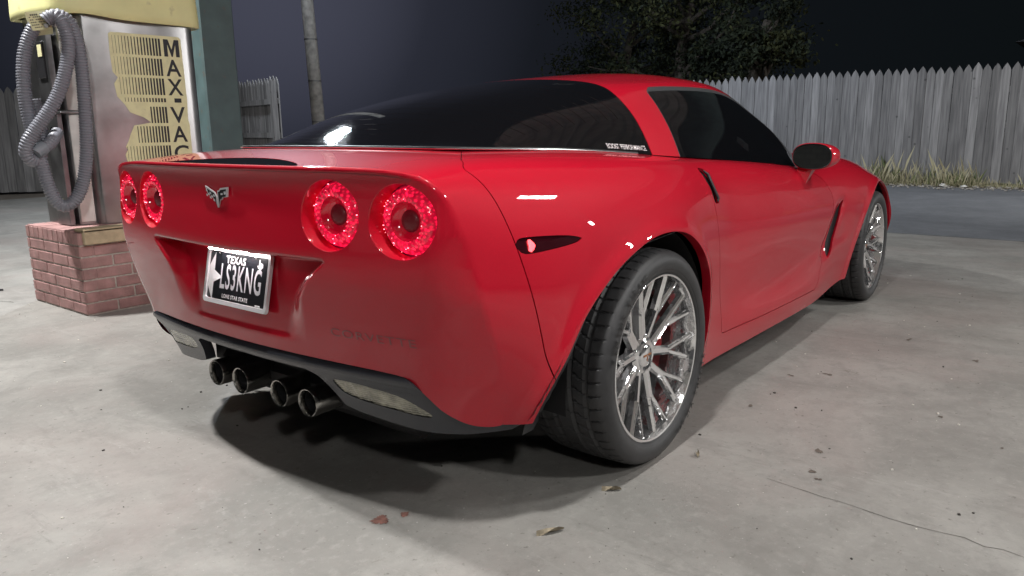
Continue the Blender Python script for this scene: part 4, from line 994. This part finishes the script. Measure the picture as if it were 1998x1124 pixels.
F = [(k*n+i, k*n+(i+1) % n, (k+1)*n+(i+1) % n, (k+1)*n+i) for k in range(3) for i in range(n)]
m.add(V, F); m.build('plate_frame', mat('plate_frame_metal', (.66, .66, .68), .3, .25), pl)
m = MB()
star = []
cx, cy, ro, ri = -.137, -.004, .074, .030
for k in range(10):
    r_ = ro if k % 2 == 0 else ri; a = R(k*36); u = cx+r_*math.cos(a)*.85; v = cy+r_*math.sin(a); star.append((u, v))
# keep only the half of the star on the plate
def clip_poly(p, x0):
    o = []
    for i in range(len(p)):
        a, b = p[i], p[(i+1) % len(p)]
        if a[0] >= x0: o.append(a)
        if (a[0] >= x0) != (b[0] >= x0): t = (x0-a[0])/(b[0]-a[0]); o.append((x0, a[1]+t*(b[1]-a[1])))
    return o
sp = clip_poly(star, -.1445); V = [P3(u, v, .0050) for u, v in sp]+[P3(-.1435, -.004, .0050)]; n = len(sp)
m.add(V, [(i, (i+1) % n, n) for i in range(n)]); m.build('plate_star', PLW, pl, smooth=False)
m = MB(); put_text(m, 'TEXAS', lambda u, v, w: P3(u-.012, v+.049, .0050+w), size=.030, bold=.0008, xs=1.02, sp=1.1)
m.build('state_name', PLW, pl, smooth=False); m = MB(); put_text(m, 'LONE STAR STATE', lambda u, v, w: P3(u-.002, v-.057, .0050+w), size=.0155, bold=.0005, xs=.92, sp=1.1)
m.build('plate_motto', PLW, pl, smooth=False); m = MB(); tx = [(-.012, .022), (-.004, .022), (-.004, .011), (.008, .009), (.014, .006), (.014, -.006), (.004, -.014), (.003, -.024), (-.004, -.020), (-.010, -.010), (-.015, -.012), (-.022, -.001), (-.012, -.001)]
m.add([P3(u*.75+.109, v*.75+.047, .0050) for u, v in tx], [tuple(range(len(tx)))])
m.build('state_outline', PLW, pl, smooth=False); m = MB(); m.box(P3(.112, -.0655, .005), (.001, .022, .005)); m.build('plate_sticker', PLW, pl, smooth=False)
m = MB(); put_text(m, 'LS3KNG', lambda u, v, w: P3(u+.018, v-.004, .0050+w), size=.100, bold=.0016, xs=.52, sp=1.14)
m.build('plate_number', mat('plate_silver', (.62, .63, .66), .35, .3), pl, smooth=False)
for u in (-.09, .09): m = MB(); q = P3(u, .068, .009); m.lathe([(-.004, .0045), (-.005, .003), (-.0055, .0005)], 'x', 12, c=(q[0]+.002, q[1], q[2])); m.build('plate_screw', CHROME, pl)
# plate lamp under the ledge
for yy in (.06, -.06): m = MB(); m.box((-.812, yy, .680), (.022, .05, .006), bev=.002); m.build('plate_lamp', mat('plate_lamp_lit', (.8, .8, .8), .4, emit=((1, .93, .92), 75)), car)
# ---- crossed-flag badge
bd = empty('flag_badge', (-.826, .002, .832), 0, car)
def Bp(u, v, w): return (-w-.010*abs(u)*0, -u, v)
FL = [(-.058, .026), (-.012, .010), (-.001, -.004), (-.001, -.032), (-.010, -.012), (-.046, .004)]
FR = [(.056, .026), (.018, .022), (.012, .016), (.002, .014), (.002, -.032), (.012, -.012), (.022, -.010), (.026, -.004), (.050, -.001)]
BDG = mat('badge_metal', (.72, .72, .74), .32, .45)
for q in (FL, FR): m = MB(); m.prism(q, Bp, 0, .0035); m.build('badge_flag', BDG, bd, smooth=False)
for poly in (FL, FR):
    m = MB(); c = np.mean(poly, 0); m.prism([tuple(c+(np.array(p)-c)*.74) for p in poly], Bp, .0035, .0042)
    m.build('badge_field', mat('badge_black', (.012, .012, .014), .2, 0, 1), bd, smooth=False)
m = MB()
for i in range(5):
    for j in range(3):
        if (i+j) % 2 == 0:
            u = -.049+i*.0085; v = .014-j*.0062-i*.0032
            m.prism([(u-.0036, v+.003), (u+.0042, v+.0005), (u+.0045, v-.0048), (u-.0032, v-.0022)], Bp, .0042, .0046)
m.build('badge_checks', BDG, bd, smooth=False); m = MB(); m.prism([(.020, .008), (.030, .009), (.030, .004), (.020, .003)], Bp, .0042, .0047)
m.prism([(.036, .013), (.046, .014), (.045, .006), (.036, .005)], Bp, .0042, .0046)
m.build('badge_emblem', BDG, bd, smooth=False)
# ---- embossed name on the lower right of the fascia
m = MB(); V, F = text_mesh('CORVETTE', size=.031, bold=.0000, xs=1.62, sp=1.12, extrude=.0)
def emb(u, v, w): yy = -.537-u; zz = .500+v; return (-float(fasc(yy, zz))-.0012, yy, zz)
m.add([emb(*v) for v in V], F); m.build('embossed_name', mat('red_paint_lettering', (.22, .004, .012), .3, 0, 1), car, smooth=False)

# ---- black lower valance with reversing lamps, carries the tips
def f_dif(y, z):
    c = cinterp([.18, .22, .26, .30, .345, .372, .388, .400, .413, .44], [.700, .715, .730, .745, .768, .786, .796, .795, .781, .778], z)
    return c-f_drop(y, np.maximum(z, .24))
DIF = [(0, .4145)]+[(a, b+.0015) for a, b in curve2(RED_BOTTOM, 6)[::-1][1:]]+[(.782, .258), (.778, .236), (.70, .232), (.62, .236), (.50, .246), (.40, .258), (.352, .270), (.325, .315), (.300, .358), (.265, .372), (0, .374)]
DIF = DIF+[(-.2, .374), (-.2, .4145)]
REV = curve2([(.352, .350), (.358, .325), (.385, .308), (.45, .297), (.54, .290), (.615, .284), (.640, .287), (.628, .306), (.590, .332), (.54, .346), (.45, .356), (.38, .357)], 5, closed=True)
dif = fasc_grid(f_dif, 0, .84, .19, .43, .005).clip(lambda x, y, z: polysd(DIF, y, z)).clip(lambda x, y, z: -polysd(REV, y, z))
VALM = mat('valance_plastic', (.038, .040, .048), .26, bump=(900, .15, .001)); m = MB(); dif.into(m, flange=.025, fdir=(.035, 0, 0)); val = m.build('lower_valance', VALM, car)
m = MB(); m.box((-.50, 0, .390), (.40, .90, .03)); m.box((-.64, 0, .320), (.02, .80, .13)); m.box((-.53, 0, .262), (.28, .74, .11), bev=.04); m.box((-.42, 0, .21), (.3, 1.0, .14), bev=.03); m.box((-.42, 0, .27), (.2, 1.25, .20), bev=.04); m.build('exhaust_bay', BLACKIN, val)
RVL = mat('reverse_lens', (.30, .29, .23), .10, .4, 1, noise=(25, .5))
for sg in (1, -1):
    g = Surf([(v[0], v[1], v[2]) for v in fasc_grid(lambda y, z: f_dif(y, z)-.008+.0025*np.sin(z*900)+.0012*np.sin(y*420), .3, .66, .26, .36, .0012).V], [], [])
    g0 = fasc_grid(lambda y, z: f_dif(y, z)-.004+.0016*np.sin(z*900)+.0007*np.sin(y*260), .3, .67, .27, .37, .0022).clip(lambda x, y, z: polysd(REV, y, z))
    s2 = Surf([(v[0], v[1]*sg, v[2]) for v in g0.V], [(v[0], v[1]*sg, v[2]) for v in g0.N], [f if sg > 0 else f[::-1] for f in g0.F]); m = MB(); s2.into(m, mir=False, flange=0)
    m.build('reverse_lamp', RVL, car)
# ---- exhaust tips
for yy in (.232, .099, -.099, -.232):
    m = MB(); c = (-.754, yy, .259); rr = .0415
    m.lathe([(.30, rr-.004), (.02, rr), (.004, rr), (0, rr-.0015), (.0015, rr-.0045), (.006, rr-.0065), (.022, rr-.0085), (.30, rr-.010)], 'x', 48, c=c)
    tp = m.build('exhaust_tip', EXH, car)
    m = MB(); m.lathe([(.018, rr-.0087), (.16, rr-.0090), (.16, .001)], 'x', 32, c=c); m.build('tip_bore', BLACKIN, tp)
# ---- side markers, fender vents
MK = mat('marker_smoked', (.03, .003, .006), .06, 0, 1); MKL = mat('marker_lit', (.9, .1, .1), .3, emit=((1, .04, .05), 6))
for sg in (1, -1):
    mk = empty('side_marker', (0, 0, 0), 0, car)
    A = body.clip(lambda x, y, z: np.minimum(polysd(MARK, x, z), y-.6)-.0008)
    s2 = Surf([((v[0]), (v[1]-.003)*sg, v[2]) for v in A.V], [(v[0], v[1]*sg, v[2]) for v in A.N], [f if sg > 0 else f[::-1] for f in A.F]); s2.cut = A.cut
    m = MB(); s2.into(m, mir=False, flange=.006); m.build('marker_lens', MK, mk)
    B = [(-.534+.0095*math.cos(2*math.pi*k/16)*(1+.25*math.cos(6*math.pi*k/16)), .727+.0150*math.sin(2*math.pi*k/16)) for k in range(16)]
    V = []; 
    for x, z in B+[(-.534, .727)]:
        i = ((TRI_V[:, 0]-x)**2+(TRI_V[:, 2]-z)**2+9*(TRI_V[:, 1] < .6)).argmin(); V.append((x, sg*(TRI_V[i, 1]-.0008), z))
    m = MB(); m.add(V, [(i, (i+1) % 16, 16) for i in range(16)]); m.build('marker_bulb', MKL, mk)
# ---- door mirrors
for sg in (1, -1):
    mi = empty('door_mirror', (1.50, sg*.872, .864), 0, car)
    V = []; F = []; nu, nv = 22, 40
    for i in range(nu+1):
        t_ = i/nu; a = t_*math.pi/2; fx = .135*math.sin(a); sc = max(math.cos(a), .0)**.62
        for k in range(nv):
            b = 2*math.pi*k/nv; cu, cv = math.cos(b), math.sin(b)
            u = math.copysign(abs(cu)**.78, cu)*.087*sc; v = math.copysign(abs(cv)**.82, cv)*.0585*sc
            if u > 0: u *= 1.0+.16*math.sin(a*1.6)
            V.append((fx, sg*(u+.022*t_), v-.002*t_))
    for i in range(nu):
        for k in range(nv): F.append((i*nv+k, i*nv+(k+1) % nv, (i+1)*nv+(k+1) % nv, (i+1)*nv+k))
    m = MB(); m.add(V, F)
    inner = [(.010, V[k][1]*.93, V[k][2]*.91) for k in range(nv)]; m.add([V[k] for k in range(nv)]+[(-.004, V[k][1]*.97, V[k][2]*.955) for k in range(nv)]+inner, [(j*nv+k, j*nv+(k+1) % nv, (j+1)*nv+(k+1) % nv, (j+1)*nv+k) for j in range(2) for k in range(nv)])
    hs = m.build('mirror_housing', PAINT, mi)
    m = MB(); m.add([(.004+sg*V[k][1]*.09+V[k][2]*.10, V[k][1]*.915, V[k][2]*.895) for k in range(nv)]+[(.004, 0, 0)], [(k, (k+1) % nv, nv) for k in range(nv)]); m.build('mirror_glass', mat('mirror_glass', (.10, .105, .105), .03, 1), mi, smooth=False)
    m = MB(); m.tube([V[k][:1]+(V[k][1]*.95, V[k][2]*.93) for k in range(nv)], .0035, 6, closed=True); m.build('mirror_rim', BLACKIN, mi)
    m = MB()
    q = [(.085, -.020*sg, -.035), (.055, -.080*sg, -.020)]
    V = [(.02, -.060*sg, -.045), (.10, -.060*sg, -.035), (.10, .000, -.040), (.02, .0, -.050), (-.02, -.120*sg, -.135), (.09, -.120*sg, -.105), (.125, -.045*sg, -.078), (.015, -.030*sg, -.128)]
    m.add([(a, b, c) for a, b, c in V], [(0, 1, 2, 3), (7, 6, 5, 4), (0, 4, 5, 1), (1, 5, 6, 2), (2, 6, 7, 3), (3, 7, 4, 0)]); m.build('mirror_foot', PAINT, mi)
# ---- wheels
def tyre_mesh():
    prof = _bs1(np.array([(-.124, .243, 0), (-.137, .262, 0), (-.142, .288, 0), (-.136, .308, 0), (-.120, .3210, 0), (-.100, .3250, 0), (-.06, .3270, 0), (0, .328, 0), (.06, .3270, 0), (.100, .3250, 0), (.122, .3205, 0), (.136, .308, 0), (.142, .288, 0), (.138, .268, 0), (.130, .256, 0), (.122, .252, 0), (.118, .246, 0)]), 6)[:, :2]
    NB = 52; na = NB*16; P = []
    # finer sampling across the tread
    s = np.linspace(0, len(prof)-1, 112); pr = np.stack([np.interp(s, range(len(prof)), prof[:, 0]), np.interp(s, range(len(prof)), prof[:, 1])], 1)
    th = np.arange(na)*2*np.pi/na; V = np.zeros((len(pr), na, 3))
    for i, (a, r) in enumerate(pr):
        aa = abs(a); dep = np.zeros(na)
        if r > .300:
            for g in (.030, .078):
                if abs(aa-g) < .0055: dep += .0065
            ph = th*NB/(2*np.pi)
            if .082 < aa < .128: q = (ph-(aa-.08)*3.2) % 1; dep += .0050*(q < .15)*(1 if aa < .112 else .45 if aa < .122 else .15)
            elif .035 < aa < .073: q = (ph*1.0+aa*13) % 1; dep += .0050*(q < .16)
            elif aa < .024: q = (ph*.5+aa*14) % 1; dep += .003*(q < .06)
        if .262 < r < .266 and a > 0: dep -= .0012
        dep = np.minimum(dep, .007); rr = r-dep
        V[i, :, 0] = rr*np.cos(th); V[i, :, 2] = rr*np.sin(th); V[i, :, 1] = a
    n, m_ = len(pr), na; idx = np.arange(n*m_).reshape(n, m_); nx = np.roll(idx, -1, 1)
    F = np.stack([idx[:-1], nx[:-1], nx[1:], idx[1:]], -1).reshape(-1, 4)
    mb = MB(); mb.V = [tuple(v) for v in V.reshape(-1, 3)]; mb.N = [(0, 0, 0)]*len(mb.V); mb.F = [tuple(f) for f in F.tolist()]; mb.M = [0]*len(mb.F); return mb
wheel0 = empty('wheel', (0, 0, 0), 0, car)
ty = tyre_mesh().build('tyre', TYRE, wheel0, angle=28)
word = 'VENTUS  V12 evo'; ang0 = R(12)
wd = [.86, .72, .86, .78, .82, .74, .34, .3, .8, .5, .74, .34, .62, .62, .66]; acc = 0
for rep, (a0, txt_) in enumerate(((ang0, word), (ang0+math.pi, word))):
    a = a0; m = MB()
    for chn, w_ in zip(txt_, wd):
        if chn != ' ':
            V, F = text_mesh(chn, size=.030, bold=.0006, xs=.95)
            # outside face is +y; right wheels are turned half a turn, letters read clockwise there
            o_ = []
            for u, v, w in V:
                rr = .2905+v; aa = a+u/.29; o_.append((rr*math.cos(aa), .1424-abs(rr-.288)*.18+.0045, rr*math.sin(aa)))
            m.add(o_, F)
        a += w_*.030/.29*1.02
    m.build('tyre_lettering', TYRETXT, ty, smooth=False)

m = MB(); RL = .2555
m.lathe([(.112, .243), (.124, RL-.006), (.130, RL-.001), (.1315, RL-.004), (.130, RL-.009), (.118, RL-.0125), (.095, RL-.017), (.06, RL-.021), (.02, RL-.030), (-.06, RL-.034), (-.12, RL-.012), (-.128, RL)], 'y', 96)
rim = m.build('rim', CHROME, wheel0)
sp_ = MB()
def spoke(p0, p1, w0, w1, t=.026):
    """bar between (radius, angle, face depth) points with chamfered face"""
    def pt(r, a, d): return np.array([r*math.cos(a), d, r*math.sin(a)])
    A, B = pt(*p0), pt(*p1); T = B-A; T /= np.linalg.norm(T); yv = np.array([0, 1., 0]); s = np.cross(T, yv); s /= np.linalg.norm(s); nrm = np.cross(s, T)
    V = []
    for P, w in ((A, w0), (B, w1)):
        V += [P-s*w/2-nrm*t, P-s*w/2-nrm*.007, P-s*w*.30, P-s*w*.22-nrm*.0022, P+s*w*.22-nrm*.0022, P+s*w*.30, P+s*w/2-nrm*.007, P+s*w/2-nrm*t]
    sp_.add(V, [(i, (i+1) % 8, 8+(i+1) % 8, 8+i) for i in range(8)]+[tuple(range(8))[::-1], tuple(range(8, 16))])
for k in range(5):
    c_ = R(72*k-16+3)
    for s_ in (-1, 1):
        a1 = c_+s_*R(16.5)
        spoke((.040, c_+s_*R(26), .082), (.150, a1, .094), .033, .028)
        for q in (-1, 1):
            a2 = c_+s_*R(18)+q*R(8.6)
            spoke((.140, a1+q*R(1.6), .093), (.243, a2, .118), .0195, .0155, .022)
m = sp_; m.lathe([(.050, .062), (.074, .061), (.084, .054), (.087, .046), (.083, .034), (.082, .0340)], 'y', 60)
m.build('spokes', CHROME, rim, angle=24)
m = MB(); m.lathe([(.080, .0345), (.088, .0335), (.091, .029), (.0915, .0005)], 'y', 40); m.build('centre_cap', CHROME, rim)
m = MB()
for q in ((-.013, .006), (.013, .006)):
    m.box((q[0], .0920, q[1]-.003), (.020, .001, .006)); 
m.box((0, .0920, -.008), (.004, .001, .014)); m.build('cap_emblem', mat('cap_orange', (.35, .12, .03), .4), rim)
for k in range(5):
    m = MB(); a = R(72*k+20); m.lathe([(.060, .0125), (.085, .0120), (.094, .0095), (.096, .006), (.0962, .0005)], 'y', 12, c=(.0575*math.cos(a), -.010, .0575*math.sin(a))); m.build('lug_nut', CHROME, rim)
m = MB(); m.lathe([(.018, .060), (.018, .170), (.006, .171), (-.006, .171), (-.006, .05)], 'y', 64)
for k in range(48):
    a = 2*math.pi*k/48; rr = (.10, .12, .14, .155)[k % 4]; m.lathe([(.0184, .0035), (.0186, .0002)], 'y', 8, c=(rr*math.cos(a), 0, rr*math.sin(a)))
m.build('brake_disc', IRON, wheel0)
m = MB(); 
arc = [(r_*math.cos(R(a)), r_*math.sin(R(a))) for r_, a in [(.105, a) for a in range(-28, 29, 8)]]+[(r_*math.cos(R(a)), r_*math.sin(R(a))) for r_, a in [(.185, a) for a in range(28, -29, -8)]]
m.prism(arc, lambda u, v, w: (-u, w, v), -.03, .043); m.build('brake_caliper', CALIPER, wheel0)
m = MB(); m.lathe([(-.02, .225), (-.03, .02)], 'y', 48); m.build('dust_shield', BLACKIN, wheel0)
RY, FY = .795, .752
def place_wheel(o, x, y, rz, sc, zc):
    o.location = (x, y, zc); o.rotation_euler = (0, 0, rz); o.scale = (sc, 1, sc)
def dup(root, parent):
    c = root.copy(); COL.objects.link(c); c.parent = parent
    for ch in [q for q in bpy.data.objects if q.parent == root]: dup(ch, c)
    return c
place_wheel(wheel0, 0, -RY, math.pi, 1, .3265)
w1 = dup(wheel0, car); place_wheel(w1, 0, RY, 0, 1, .3265)
w2 = dup(wheel0, car); place_wheel(w2, 2.686, -FY, math.pi+.02, .965, .3155)
w3 = dup(wheel0, car); place_wheel(w3, 2.686, FY, .02, .965, .3155)
